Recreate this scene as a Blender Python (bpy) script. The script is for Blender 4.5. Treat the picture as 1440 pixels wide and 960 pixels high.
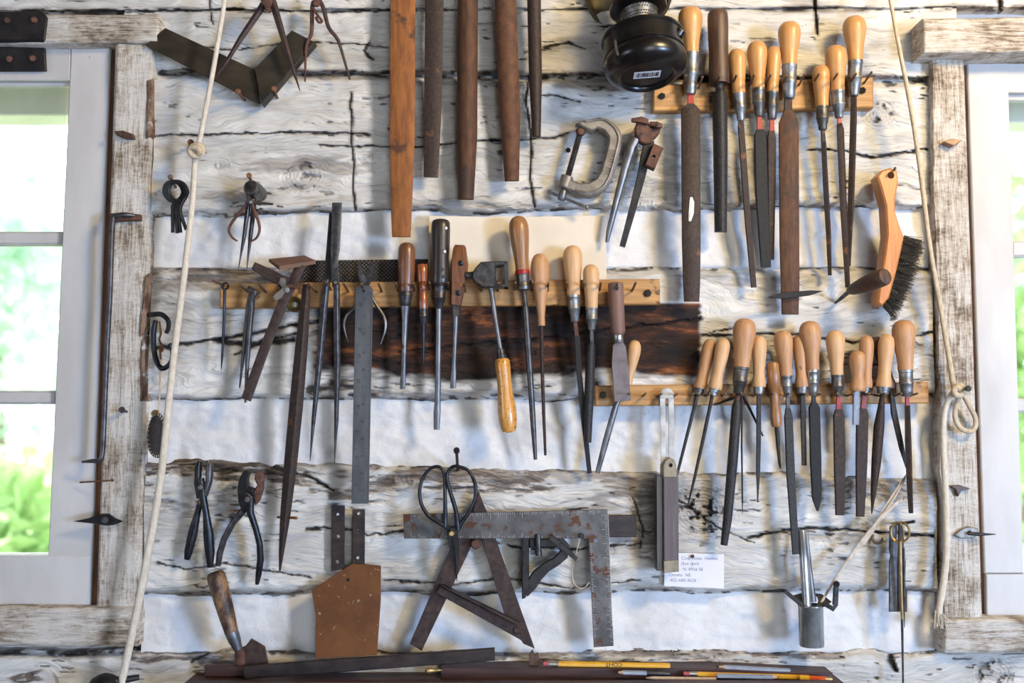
import bpy, bmesh, math, random
import numpy as np
from mathutils import Vector, Matrix, geometry

for o in list(bpy.data.objects):
    bpy.data.objects.remove(o)
scene = bpy.context.scene
COL = scene.collection
R = math.radians
random.seed(7)

# ------------------------------------------------------------------ camera
F = 1450.0                       # focal length in pixels of the 1440 x 960 frame
PITCH = R(4.2)
CAM = Vector((0, -1.45, 1.45))
cd = bpy.data.cameras.new('camera')
cd.sensor_width = 36.0
cd.lens = F / 1440 * 36
cd.clip_start = 0.05
cd.dof.use_dof = True
cd.dof.focus_distance = 1.42
cd.dof.aperture_fstop = 3.2
cam = bpy.data.objects.new('camera', cd)
cam.location = CAM
cam.rotation_euler = (R(90) + PITCH, 0, 0)
COL.objects.link(cam)
scene.camera = cam

# ------------------------------------------------------------------ world, lights, exposure
w = bpy.data.worlds.new('sky')
scene.world = w
w.use_nodes = True
wb = w.node_tree.nodes['Background']
wb.inputs['Color'].default_value = (0.86, 0.94, 1.0, 1)
wb.inputs['Strength'].default_value = 8.0

def area(name, loc, target, sx, sy, power, color):
    l = bpy.data.lights.new(name, 'AREA')
    l.shape = 'RECTANGLE'; l.size = sx; l.size_y = sy
    l.energy = power; l.color = color
    o = bpy.data.objects.new(name, l)
    o.location = loc
    o.rotation_euler = (Vector(target) - Vector(loc)).to_track_quat('-Z', 'Y').to_euler()
    COL.objects.link(o)
    return o
# daylight through the two side windows and the open door behind the photographer
area('window_light_right', (2.50, -2.70, 1.25), (0.0, 0, 1.25), 0.50, 0.70, 140, (0.40, 0.60, 1.0))
area('window_light_left', (-2.50, -2.20, 1.55), (-0.1, 0, 1.50), 0.55, 0.75, 11, (0.62, 0.70, 1.0))
area('door_light', (0.9, -3.9, 1.05), (0, 0, 1.0), 1.0, 1.9, 5, (0.66, 0.80, 1.0))
# unseen warm light added to tint the upper wall
area('added_warm_light', (0.95, -1.15, 2.34), (0.05, 0, 2.25), 0.26, 0.26, 36, (1.0, 0.76, 0.40))
vs = scene.view_settings
vs.view_transform = 'Standard'
vs.look = 'None'
vs.exposure = -0.2
vs.gamma = 1.0
vs.use_curve_mapping = False

# ------------------------------------------------------------------ pixel <-> place helpers
FWD = Vector((0, math.cos(PITCH), math.sin(PITCH)))
UP = Vector((0, -math.sin(PITCH), math.cos(PITCH)))

def _t(x, y, d):
    dy = FWD.y * F + UP.y * (480 - y)
    return (-d / 1000.0 - CAM.y) / dy

def P(x, y, d=0.0):
    """point d millimetres in front of the wall plane, seen at photo pixel x, y"""
    t = _t(x, y, d)
    return CAM + (FWD * F + Vector((1, 0, 0)) * (x - 720) + UP * (480 - y)) * t

def S(x, y, d=0.0):
    return _t(x, y, d)            # metres per pixel there

# ------------------------------------------------------------------ mesh buffer
class MB:
    def __init__(s):
        s.v = []; s.f = []
    def put(s, verts, faces):
        b = len(s.v)
        s.v += [Vector(q) for q in verts]
        s.f += [tuple(i + b for i in q) for q in faces]
        return s
    def rings(s, rings, closed=False, caps=True):
        n = len(rings[0]); b = len(s.v); m = len(rings)
        for r_ in rings:
            s.v += r_
        for i in range(m if closed else m - 1):
            j = (i + 1) % m
            for k in range(n):
                k2 = (k + 1) % n
                s.f.append((b + i * n + k, b + i * n + k2, b + j * n + k2, b + j * n + k))
        if caps and not closed:
            s.f.append(tuple(b + k for k in range(n))[::-1])
            s.f.append(tuple(b + (m - 1) * n + k for k in range(n)))
        return s
    def lathe(s, a, b, prof, n=20):
        """a, b = (x, y, d) pixels; prof = [(t, radius px)]"""
        A = P(*a); B = P(*b)
        T = (B - A).normalized()
        U = T.cross(Vector((0, 1, 0)))
        if U.length < 1e-3:
            U = Vector((1, 0, 0))
        U.normalize(); V = U.cross(T)
        rr = []
        for t, r in prof:
            k = S(a[0] + (b[0] - a[0]) * t, a[1] + (b[1] - a[1]) * t, a[2] + (b[2] - a[2]) * t)
            c = A.lerp(B, t) if 0 <= t <= 1 else A + (B - A) * t
            r = max(r, 0.05) * k
            rr.append([c + (U * math.cos(2 * math.pi * q / n) + V * math.sin(2 * math.pi * q / n)) * r for q in range(n)])
        return s.rings(rr)
    def sweep(s, pts, shape='rect'):
        """pts = [(x, y, d, half width px, half thickness px)]; width lies in the wall plane"""
        sh = SHAPES[shape]
        C = [P(p[0], p[1], p[2]) for p in pts]
        rr = []
        for i, p in enumerate(pts):
            T = (C[min(i + 1, len(C) - 1)] - C[max(i - 1, 0)]).normalized()
            U = T.cross(Vector((0, 1, 0)))
            if U.length < 1e-3: U = Vector((1, 0, 0))
            U.normalize(); V = U.cross(T).normalized()
            if V.y > 0: V = -V; 
            k = S(p[0], p[1], p[2])
            rr.append([C[i] + U * (u * p[3] * k) + V * (v * p[4] * k) for u, v in sh])
        return s.rings(rr)
    def tube(s, pts, r, n=8, sub=5, closed=False):
        """pts = [(x, y, d)] smoothed; r px or list"""
        rs = r if isinstance(r, (list, tuple)) else [r] * len(pts)
        C = [P(*p) for p in pts]
        K = [S(*p) * q for p, q in zip(pts, rs)]
        m = len(C); Q = []; RR = []
        segs = m if closed else m - 1
        for i in range(segs):
            g = (lambda j: j % m) if closed else (lambda j: min(max(j, 0), m - 1))
            p0, p1, p2, p3 = C[g(i - 1)], C[g(i)], C[g(i + 1)], C[g(i + 2)]
            for q in range(sub):
                t = q / sub
                Q.append(0.5 * ((2 * p1) + (p2 - p0) * t + (2 * p0 - 5 * p1 + 4 * p2 - p3) * t * t + (3 * p1 - p0 - 3 * p2 + p3) * t ** 3))
                RR.append(K[g(i)] * (1 - t) + K[g(i + 1)] * t)
        if not closed:
            Q.append(C[-1]); RR.append(K[-1])
        rings = []; U = None; L = len(Q)
        for i in range(L):
            if closed: T = (Q[(i + 1) % L] - Q[i - 1]).normalized()
            else: T = (Q[min(i + 1, L - 1)] - Q[max(i - 1, 0)]).normalized()
            if U is None:
                U = T.cross(Vector((0, 1, 0)))
                if U.length < 1e-2: U = T.cross(Vector((1, 0, 0)))
            U = (U - T * U.dot(T)).normalized()
            V = T.cross(U)
            rings.append([Q[i] + (U * math.cos(2 * math.pi * k / n) + V * math.sin(2 * math.pi * k / n)) * RR[i] for k in range(n)])
        return s.rings(rings, closed)
    def plate(s, pts, d, th, holes=(), ch=0.8):
        """outline in pixels, front face at d mm (number or function), th mm thick, chamfered rim"""
        df = d if callable(d) else (lambda x, y: d)
        a = sum(pts[i][0] * pts[(i + 1) % len(pts)][1] - pts[(i + 1) % len(pts)][0] * pts[i][1] for i in range(len(pts)))
        if a < 0: pts = pts[::-1]
        n = len(pts); ins = []
        for i in range(n):
            p = Vector(pts[i]).to_2d(); e1 = (p - Vector(pts[i - 1]).to_2d()).normalized()
            e2 = (Vector(pts[(i + 1) % n]).to_2d() - p).normalized()
            n1 = Vector((-e1.y, e1.x)); n2 = Vector((-e2.y, e2.x))
            m = n1 + n2
            if m.length < 0.2: m = n1.copy()
            m.normalize()
            q = p + m * (ch / max(0.4, m.dot(n1)))
            ins.append((q.x, q.y))
        hs = []
        for h in holes:
            hx, hy, hr = h[:3]; k = 14
            hs.append([(hx + hr * math.cos(2 * math.pi * q / k), hy + hr * math.sin(2 * math.pi * q / k)) for q in range(k)])
        loops = [ins] + hs
        flat = [q for l in loops for q in l]
        tri = geometry.tessellate_polygon([[Vector((q[0], q[1], 0)) for q in l] for l in loops])
        N = len(flat); b = len(s.v)
        s.v += [P(q[0], q[1], df(*q)) for q in flat]
        off = Vector((0, th / 1000.0, 0)); cz = Vector((0, min(ch, th * .4) / 1000.0, 0))
        s.v += [P(q[0], q[1], df(*q)) + off for q in flat]
        s.v += [P(q[0], q[1], df(*q)) + cz for q in pts]
        s.v += [P(q[0], q[1], df(*q)) + off - cz for q in pts]
        for t in tri:
            s.f.append(tuple(b + i for i in t)); s.f.append(tuple(b + N + i for i in t)[::-1])
        o1 = b + 2 * N; o2 = o1 + n
        for i in range(n):
            j = (i + 1) % n
            s.f += [(b + i, b + j, o1 + j, o1 + i), (o1 + i, o1 + j, o2 + j, o2 + i), (o2 + i, o2 + j, b + N + j, b + N + i)]
        st = n
        for h in hs:
            k = len(h)
            for i in range(k):
                j = (i + 1) % k
                s.f.append((b + st + i, b + st + j, b + N + st + j, b + N + st + i))
            st += k
        return s
    def box(s, lo, hi):
        x0, y0, z0 = lo; x1, y1, z1 = hi
        v = [(x0, y0, z0), (x1, y0, z0), (x1, y1, z0), (x0, y1, z0), (x0, y0, z1), (x1, y0, z1), (x1, y1, z1), (x0, y1, z1)]
        return s.put(v, [(0, 3, 2, 1), (4, 5, 6, 7), (0, 1, 5, 4), (1, 2, 6, 5), (2, 3, 7, 6), (3, 0, 4, 7)])

def _circ(n, a0=0.0):
    return [(math.cos(a0 + 2 * math.pi * k / n), math.sin(a0 + 2 * math.pi * k / n)) for k in range(n)]
SHAPES = {
    'rect': [(-.86, -1), (.86, -1), (1, -.6), (1, .6), (.86, 1), (-.86, 1), (-1, .6), (-1, -.6)],
    'round': _circ(14),
    'half': [(-1, -.8), (1, -.8), (1, -.5), (.85, .1), (.6, .6), (.3, .9), (0, 1), (-.3, .9), (-.6, .6), (-.85, .1), (-1, -.5)],
    'diamond': [(-1, .25), (-.9, -.2), (.1, -1), (.9, -.4), (1, 0), (.35, .95), (.2, 1)],
    'tri': [(-1, -.7), (1, -.7), (.12, 1), (-.12, 1)],
}

# ------------------------------------------------------------------ object helpers
def mesh_obj(name, mb, mat, parent=None, origin=None, smooth=40):
    me = bpy.data.meshes.new(name)
    org = origin if origin is not None else (parent_origin(parent) if parent else Vector((0, 0, 0)))
    me.from_pydata([tuple(v - org) for v in mb.v], [], mb.f)
    bm = bmesh.new(); bm.from_mesh(me)
    bmesh.ops.recalc_face_normals(bm, faces=bm.faces)
    bm.to_mesh(me); bm.free()
    if smooth:
        me.polygons.foreach_set('use_smooth', [True] * len(me.polygons))
        me.set_sharp_from_angle(angle=R(smooth))
    me.materials.append(mat)
    o = bpy.data.objects.new(name, me)
    COL.objects.link(o)
    if parent:
        o.parent = parent
    else:
        o.location = org
    return o

def parent_origin(p):
    q = Vector((0, 0, 0))
    while p:
        q = q + p.location; p = p.parent
    return q

def tag(o, label, cat, group=None):
    o['label'] = label; o['category'] = cat
    if group: o['group'] = group
    return o

def thing(name, label, cat, at, group=None):
    o = bpy.data.objects.new(name, None)
    o.empty_display_size = 0.01
    o.location = P(*at)
    COL.objects.link(o)
    return tag(o, label, cat, group)

def single(name, label, cat, mb, mat, group=None, smooth=40):
    c = sum(mb.v, Vector()) / len(mb.v)
    return tag(mesh_obj(name, mb, mat, None, c, smooth), label, cat, group)

def struct(o):
    o['kind'] = 'structure'
    return o

def text_mb(body, x, y, size, ang, d, mb=None, extrude=False):
    """lettering lying on a surface d mm off the wall; x, y = left end of the baseline in pixels"""
    mb = mb or MB()
    c = bpy.data.curves.new('lettering', 'FONT'); c.body = body; c.size = size; c.resolution_u = 3
    o = bpy.data.objects.new('lettering', c)
    me = bpy.data.meshes.new_from_object(o)
    ca, sa = math.cos(R(ang)), math.sin(R(ang))
    vs_ = []
    for v in me.vertices:
        u, q = v.co.x, v.co.y
        vs_.append(P(x + u * ca - q * sa * -1 * -1, y - (u * sa + q * ca), d))
    mb.put(vs_, [tuple(p.vertices) for p in me.polygons])
    bpy.data.objects.remove(o); bpy.data.meshes.remove(me); bpy.data.curves.remove(c)
    return mb

# ------------------------------------------------------------------ materials
def _nodes(name):
    m = bpy.data.materials.new(name); m.use_nodes = True
    nt = m.node_tree
    return m, nt, nt.nodes['Principled BSDF']

def ramp(nt, fac, stops):
    r = nt.nodes.new('ShaderNodeValToRGB')
    el = r.color_ramp.elements
    while len(el) > 1: el.remove(el[-1])
    el[0].position = stops[0][0]; el[0].color = (*stops[0][1], 1)
    for p, c in stops[1:]:
        e = el.new(p); e.color = (*c, 1)
    nt.links.new(fac, r.inputs['Fac'])
    return r.outputs['Color']

def noise(nt, vec, scale, detail=4, rough=.6, dist=0.0):
    n = nt.nodes.new('ShaderNodeTexNoise')
    n.inputs['Scale'].default_value = scale; n.inputs['Detail'].default_value = detail
    n.inputs['Roughness'].default_value = rough; n.inputs['Distortion'].default_value = dist
    nt.links.new(vec, n.inputs['Vector'])
    return n.outputs['Fac']

def coords(nt, sc=(1, 1, 1), rnd=True, rot=(0, 0, 0)):
    tc = nt.nodes.new('ShaderNodeTexCoord')
    mp = nt.nodes.new('ShaderNodeMapping'); mp.inputs['Scale'].default_value = sc
    mp.inputs['Rotation'].default_value = rot
    if rnd:
        oi = nt.nodes.new('ShaderNodeObjectInfo')
        ml = nt.nodes.new('ShaderNodeMath'); ml.operation = 'MULTIPLY'; ml.inputs[1].default_value = 9.0
        nt.links.new(oi.outputs['Random'], ml.inputs[0])
        ad = nt.nodes.new('ShaderNodeVectorMath'); ad.operation = 'ADD'
        nt.links.new(tc.outputs['Object'], ad.inputs[0]); nt.links.new(ml.outputs[0], ad.inputs[1])
        nt.links.new(ad.outputs[0], mp.inputs['Vector'])
    else:
        nt.links.new(tc.outputs['Object'], mp.inputs['Vector'])
    return mp.outputs['Vector']

def mixc(nt, fac, a, b):
    m = nt.nodes.new('ShaderNodeMix'); m.data_type = 'RGBA'
    nt.links.new(fac, m.inputs[0])
    for s_, q in ((m.inputs[6], a), (m.inputs[7], b)):
        if isinstance(q, tuple): s_.default_value = (*q, 1)
        else: nt.links.new(q, s_)
    return m.outputs[2]

def bumpn(nt, b, h, strength, dist=0.002):
    bp = nt.nodes.new('ShaderNodeBump'); bp.inputs['Strength'].default_value = strength
    bp.inputs['Distance'].default_value = dist
    nt.links.new(h, bp.inputs['Height']); nt.links.new(bp.outputs[0], b.inputs['Normal'])

def mat(name, c1, c2, sc=(60, 60, 60), rough=.6, metal=0.0, bump=.15, spots=None, lo=.35, hi=.65, coat=0.0):
    """two-tone noise material; spots = (colour, scale, threshold)"""
    m, nt, b = _nodes(name)
    v = coords(nt, sc)
    n = noise(nt, v, 1.0, 5)
    col = ramp(nt, n, [(lo, c1), (hi, c2)])
    if spots:
        v2 = coords(nt, (1, 1, 1))
        n2 = noise(nt, v2, spots[1], 4, .65)
        f = ramp(nt, n2, [(spots[2], (0, 0, 0)), (spots[2] + .06, (1, 1, 1))])
        col = mixc(nt, f, col, spots[0])
    nt.links.new(col, b.inputs['Base Color'])
    b.inputs['Roughness'].default_value = rough
    b.inputs['Metallic'].default_value = metal
    b.inputs['Coat Weight'].default_value = coat
    b.inputs['Coat Roughness'].default_value = .25
    if bump: bumpn(nt, b, n, bump, .001)
    return m

GR = (260, 260, 18)               # wood grain running up and down
LIGHTWOOD = mat('beech_handle', (.42, .20, .06), (.54, .29, .105), GR, .42, 0, .08, coat=.15, lo=.3, hi=.7)
PALEWOOD = mat('pale_beech_handle', (.48, .27, .12), (.60, .375, .19), GR, .5, 0, .08, lo=.3, hi=.7)
TANWOOD = mat('worn_beech_handle', (.36, .175, .075), (.49, .27, .125), GR, .5, 0, .1, lo=.3, hi=.7, spots=((.22, .11, .05), 60, .66))
MIDWOOD = mat('brown_handle', (.20, .085, .028), (.33, .155, .055), GR, .4, 0, .1, coat=.2)
DARKWOOD = mat('dark_oily_handle', (.035, .018, .011), (.10, .05, .028), GR, .5, 0, .2)
BLACKWOOD = mat('black_handle', (.010, .008, .007), (.035, .024, .018), GR, .38, 0, .3, coat=.2)
REDWOOD = mat('red_brown_varnished_handle', (.13, .028, .010), (.30, .085, .022), GR, .28, 0, .1, coat=.5)
OLDWOOD = mat('chipped_brown_handle', (.07, .022, .010), (.20, .075, .026), GR, .4, 0, .3, spots=((.30, .15, .05), 90, .64), coat=.3)
AMBERWOOD = mat('amber_varnished_handle', (.50, .21, .035), (.62, .32, .075), GR, .3, 0, .1, spots=((.06, .025, .01), 220, .60), coat=.5)
MOTTLED = mat('mottled_brown_handle', (.028, .014, .009), (.25, .135, .062), (75, 75, 45), .55, 0, .2, lo=.42, hi=.60)
MAUVEWOOD = mat('faded_mauve_handle', (.145, .075, .055), (.19, .105, .08), GR, .6, 0, .06)
PINE = mat('pine_rack', (.30, .145, .045), (.50, .275, .10), (9, 90, 160), .6, 0, .15, spots=((.10, .048, .018), 28, .60))
BRUSHWOOD = mat('orange_brush_wood', (.42, .14, .025), (.56, .22, .048), (150, 150, 14), .4, 0, .06, coat=.25)
ZINC = mat('zinc_ferrule', (.15, .15, .15), (.36, .36, .355), (120, 120, 60), .45, .8, .12)
DARKFERR = mat('tarnished_ferrule', (.06, .055, .05), (.20, .19, .175), (120, 120, 60), .45, .8, .12)
STEEL = mat('grey_steel', (.09, .09, .095), (.22, .22, .225), (80, 80, 30), .42, .75, .1, spots=((.09, .04, .022), 45, .64))
RULESTEEL = mat('rule_steel', (.085, .09, .10), (.135, .14, .15), (60, 60, 20), .5, .55, .04)
DARKSTEEL = mat('dark_file_steel', (.013, .012, .012), (.040, .035, .033), (300, 300, 300), .6, .3, .25)
BLACKSTEEL = mat('black_file_steel', (.004, .004, .004), (.012, .0115, .0115), (300, 300, 300), .7, .1, .2)
BROWNSTEEL = mat('brown_file_steel', (.022, .013, .010), (.052, .032, .023), (300, 300, 200), .65, .35, .25, spots=((.14, .055, .022), 40, .62))
RUSTSTEEL = mat('rusted_file_steel', (.050, .020, .009), (.105, .042, .015), (220, 220, 40), .7, .2, .25, spots=((.045, .022, .013), 18, .52))
RUSTORANGE = mat('orange_rust', (.16, .052, .012), (.29, .105, .022), (160, 160, 30), .75, .1, .2, spots=((.08, .03, .012), 22, .58))
RUSTSPECK = mat('speckled_rust', (.065, .026, .012), (.13, .052, .020), (90, 90, 60), .75, .1, .3, spots=((.40, .17, .04), 260, .67))
RUSTIRON = mat('rusty_iron', (.065, .030, .022), (.15, .068, .042), (120, 120, 120), .75, .25, .25, spots=((.03, .018, .015), 50, .58))
PURPLERUST = mat('dark_purple_rust', (.028, .016, .014), (.068, .040, .033), (120, 120, 120), .6, .35, .2, spots=((.11, .045, .03), 60, .64))
IRON = mat('black_iron', (.011, .011, .012), (.034, .032, .033), (90, 90, 90), .42, .6, .2)
BLUEIRON = mat('blue_black_iron', (.012, .013, .016), (.036, .038, .045), (90, 90, 90), .36, .7, .15)
GUNIRON = mat('grey_black_iron', (.035, .034, .037), (.10, .095, .095), (100, 100, 100), .4, .7, .2, spots=((.07, .034, .02), 50, .66))
NAILMAT = mat('nail_iron', (.10, .062, .042), (.24, .15, .10), (200, 200, 200), .6, .5, .15)
RUSTNAIL = mat('rusty_nail', (.11, .045, .02), (.24, .105, .045), (200, 200, 200), .7, .2, .2)
GALV = mat('galvanised_tin', (.19, .20, .205), (.42, .435, .44), (35, 35, 25), .28, .65, .08, spots=((.10, .07, .05), 30, .64))
BRIGHT = mat('worn_bright_steel', (.26, .26, .25), (.46, .455, .44), (80, 80, 60), .35, .85, .1)
CASTGREY = mat('cast_grey_iron', (.15, .13, .11), (.26, .235, .205), (90, 90, 90), .5, .55, .15, spots=((.20, .09, .05), 40, .66))
DULLBRASS = mat('dull_brass', (.19, .155, .105), (.29, .245, .17), (90, 90, 90), .5, .4, .1)
BRASS = mat('brass', (.27, .185, .075), (.44, .32, .15), (90, 90, 90), .4, .8, .1)
WHITEWORN = mat('worn_white_paint', (.30, .30, .29), (.58, .58, .57), (40, 40, 40), .6, .1, .1, spots=((.16, .13, .10), 90, .66))
REDPAINT = mat('red_paint', (.24, .006, .006), (.34, .012, .010), (60, 60, 60), .45, 0, .05)
WHITEPAINT = mat('white_chalk_mark', (.55, .53, .50), (.68, .66, .62), (300, 300, 300), .8, 0, .1)
ROPE = mat('cotton_rope', (.42, .33, .22), (.58, .48, .34), (260, 260, 120), .9, 0, .6)
ROPEWHITE = mat('pale_cotton_rope', (.52, .45, .35), (.66, .59, .49), (260, 260, 120), .9, 0, .6)
STRAW = mat('pale_straw', (.34, .28, .22), (.58, .51, .43), (200, 200, 60), .7, 0, .2)
COPPER = mat('rusty_copper_sheet', (.095, .030, .005), (.15, .053, .009), (26, 26, 26), .55, .15, .08, spots=((.36, .32, .22), 150, .655))
PAPER = mat('white_note_paper', (.66, .65, .68), (.74, .73, .76), (20, 20, 20), .9, 0, .03)
CARD = mat('cream_card', (.60, .52, .41), (.70, .62, .50), (9, 9, 9), .9, 0, .03, spots=((.40, .25, .13), 60, .74))
INK = mat('blue_grey_ink', (.20, .20, .30), (.30, .30, .40), (300, 300, 300), .9, 0, 0)
PRINT = mat('black_print', (.010, .010, .010), (.02, .02, .02), (50, 50, 50), .7, 0, 0)
PALEPRINT = mat('worn_pale_graduations', (.22, .215, .21), (.46, .45, .43), (400, 400, 400), .6, .2, 0)
YELLOW = mat('yellow_pencil_lacquer', (.66, .32, .010), (.72, .38, .02), (60, 60, 60), .35, 0, .03, coat=.3)
ORANGERED = mat('orange_red_lacquer', (.66, .085, .012), (.72, .12, .02), (60, 60, 60), .35, 0, .03)
ERASER = mat('pink_eraser', (.35, .07, .085), (.46, .12, .13), (90, 90, 90), .8, 0, .05)
SILVERPENCIL = mat('silver_grey_lacquer', (.24, .26, .30), (.34, .37, .42), (60, 60, 60), .35, .3, .03)
PENCILWOOD = mat('bare_pencil_wood', (.42, .29, .19), (.55, .40, .28), (300, 300, 300), .8, 0, .05)
GRAPHITE = mat('graphite', (.012, .012, .013), (.03, .03, .032), (90, 90, 90), .4, .3, .05)
LEATHER = mat('black_leather', (.012, .009, .009), (.035, .026, .024), (160, 160, 160), .6, 0, .3)
STITCH = mat('pale_stitching', (.38, .34, .29), (.52, .48, .42), (200, 200, 200), .9, 0, .1)
LAMPBLACK = mat('polished_black_metal', (.008, .007, .007), (.020, .018, .017), (40, 40, 40), .30, .6, .03, coat=.35)
LAMPBRONZE = mat('dark_bronze_reflector', (.035, .028, .014), (.075, .058, .028), (25, 25, 25), .38, .7, .05)
BRISTLE = mat('black_bristle', (.012, .010, .009), (.05, .042, .034), (500, 500, 500), .6, 0, 0)
SHELFWOOD = mat('dark_stained_shelf', (.026, .011, .010), (.070, .030, .024), (10, 120, 160), .55, 0, .25)
DARKBAR = mat('dark_flat_iron', (.020, .016, .017), (.055, .038, .033), (40, 90, 90), .5, .45, .2, spots=((.12, .05, .025), 55, .66))

def perforated():
    m, nt, b = _nodes('punched_rasp_metal')
    v = coords(nt, (260, 1, 260), False, (0, R(45), 0))
    vo = nt.nodes.new('ShaderNodeTexVoronoi'); vo.inputs['Randomness'].default_value = .12
    vo.inputs['Scale'].default_value = 1.0; vo.voronoi_dimensions = '3D'
    nt.links.new(v, vo.inputs['Vector'])
    c = ramp(nt, vo.outputs['Distance'], [(.26, (.10, .075, .055)), (.36, (.012, .010, .009))])
    nt.links.new(c, b.inputs['Base Color'])
    b.inputs['Roughness'].default_value = .6; b.inputs['Metallic'].default_value = .3
    bumpn(nt, b, vo.outputs['Distance'], .8, .002)
    return m
RASP = perforated()

def log_material():
    m, nt, b = _nodes('whitewashed_hewn_log')
    at = nt.nodes.new('ShaderNodeAttribute'); at.attribute_name = 'wear'
    sp = nt.nodes.new('ShaderNodeSeparateColor'); nt.links.new(at.outputs['Color'], sp.inputs[0])
    v = coords(nt, (1, 1, 1), False)
    big = noise(nt, v, 7, 4, .6)
    warp = noise(nt, coords(nt, (5, 5, 9), False), 1.0, 3, .5)
    def warped(sc, amp):
        tc = nt.nodes.new('ShaderNodeTexCoord')
        sb_ = nt.nodes.new('ShaderNodeMath'); sb_.operation = 'MULTIPLY_ADD'; sb_.inputs[1].default_value = amp; sb_.inputs[2].default_value = -amp / 2
        nt.links.new(warp, sb_.inputs[0])
        cz = nt.nodes.new('ShaderNodeCombineXYZ'); nt.links.new(sb_.outputs[0], cz.inputs[2])
        ad = nt.nodes.new('ShaderNodeVectorMath'); ad.operation = 'ADD'
        nt.links.new(tc.outputs['Object'], ad.inputs[0]); nt.links.new(cz.outputs[0], ad.inputs[1])
        mp = nt.nodes.new('ShaderNodeMapping'); mp.inputs['Scale'].default_value = sc
        nt.links.new(ad.outputs[0], mp.inputs['Vector'])
        return mp.outputs['Vector']
    grain = noise(nt, warped((9, 20, 125), .13), 1.0, 9, .66, .5)
    fine = noise(nt, warped((24, 40, 380), .13), 1.0, 7, .62, .5)
    white = ramp(nt, big, [(.30, (.50, .47, .42)), (.48, (.67, .645, .60)), (.7, (.74, .72, .68))])
    # thin grey hair cracks in the wash
    hair = ramp(nt, grain, [(.315, (1, 1, 1)), (.345, (.30, .30, .30)), (.40, (.16, .16, .16)), (.50, (0, 0, 0))])
    hairf = ramp(nt, fine, [(.335, (.9, .9, .9)), (.375, (.1, .1, .1)), (.44, (0, 0, 0))])
    patch = ramp(nt, noise(nt, v, 13, 4, .6), [(.42, (0, 0, 0)), (.60, (1, 1, 1))])
    mul = nt.nodes.new('ShaderNodeMix'); mul.data_type = 'RGBA'; mul.blend_type = 'MULTIPLY'; mul.inputs[0].default_value = 1
    nt.links.new(hairf, mul.inputs[6]); nt.links.new(patch, mul.inputs[7])
    c = mixc(nt, hair, white, (.12, .095, .072))
    c = mixc(nt, mul.outputs[2], c, (.13, .10, .08))
    bare = ramp(nt, grain, [(.33, (.035, .024, .017)), (.45, (.13, .095, .07)), (.56, (.27, .22, .18)), (.66, (.45, .40, .34))])
    c = mixc(nt, sp.outputs[0], c, bare)
    vs2 = coords(nt, (11, 30, 45), False)
    sn = noise(nt, vs2, 1.0, 6, .65)
    stain = ramp(nt, sn, [(.36, (.006, .004, .004)), (.50, (.024, .010, .006)), (.58, (.07, .024, .010)), (.66, (.24, .075, .018)), (.78, (.30, .20, .14))])
    c = mixc(nt, sp.outputs[2], c, stain)
    c = mixc(nt, sp.outputs[1], c, (.018, .013, .010))
    nt.links.new(c, b.inputs['Base Color'])
    b.inputs['Roughness'].default_value = .82
    add = nt.nodes.new('ShaderNodeMath'); add.operation = 'ADD'
    nt.links.new(grain, add.inputs[0]); nt.links.new(fine, add.inputs[1])
    bumpn(nt, b, add.outputs[0], .8, .005)
    return m
LOGMAT = log_material()

def chink_material():
    m, nt, b = _nodes('white_lime_mortar')
    v = coords(nt, (1, 1, 1), False)
    big = noise(nt, v, 9, 4); fine = noise(nt, v, 420, 3, .7)
    c = ramp(nt, big, [(.3, (.54, .53, .52)), (.6, (.67, .66, .65))])
    pit = ramp(nt, fine, [(.29, (1, 1, 1)), (.34, (0, 0, 0))])
    c = mixc(nt, pit, c, (.22, .19, .17))
    nt.links.new(c, b.inputs['Base Color']); b.inputs['Roughness'].default_value = .9
    mid = noise(nt, v, 150, 4, .6)
    bumpn(nt, b, mid, .35, .003)
    return m
CHINK = chink_material()

def weathered(name, vertical=True):
    m, nt, b = _nodes(name)
    v = coords(nt, (1, 1, 1), False)
    sc = (240, 60, 20) if vertical else (20, 60, 240)
    g = noise(nt, coords(nt, sc, False), 1.0, 7, .68, 1.2)
    saw = noise(nt, coords(nt, (70, 20, 230), False, (0, R(28), 0)), 1.0, 5, .7, .8)
    big = noise(nt, v, 14, 6, .65)
    add = nt.nodes.new('ShaderNodeMath'); add.operation = 'MULTIPLY_ADD'; add.inputs[1].default_value = .55
    nt.links.new(saw, add.inputs[0]); nt.links.new(g, add.inputs[2])
    ad2 = nt.nodes.new('ShaderNodeMath'); ad2.operation = 'MULTIPLY_ADD'; ad2.inputs[1].default_value = 1.1
    nt.links.new(big, ad2.inputs[0]); nt.links.new(add.outputs[0], ad2.inputs[2])
    hv = nt.nodes.new('ShaderNodeMath'); hv.operation = 'MULTIPLY'; hv.inputs[1].default_value = .377
    nt.links.new(ad2.outputs[0], hv.inputs[0])
    c = ramp(nt, hv.outputs[0], [(.38, (.08, .055, .038)), (.44, (.23, .175, .125)), (.49, (.45, .385, .31)), (.555, (.63, .59, .53))])
    nt.links.new(c, b.inputs['Base Color']); b.inputs['Roughness'].default_value = .85
    bumpn(nt, b, add.outputs[0], .7, .004)
    return m
TRIMV = weathered('weathered_white_post', True)
TRIMH = weathered('weathered_white_beam', False)
SASH = mat('worn_grey_white_sash_paint', (.46, .435, .41), (.56, .535, .51), (14, 14, 5), .55, 0, .04, spots=((.22, .17, .13), 70, .74))
GAPWOOD = mat('bare_red_brown_jamb', (.05, .020, .010), (.17, .07, .03), (90, 90, 10), .8, 0, .2)
STRAPIRON = mat('black_strap_iron', (.010, .009, .009), (.030, .024, .022), (60, 60, 60), .5, .4, .3, spots=((.30, .28, .25), 130, .74))
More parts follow.
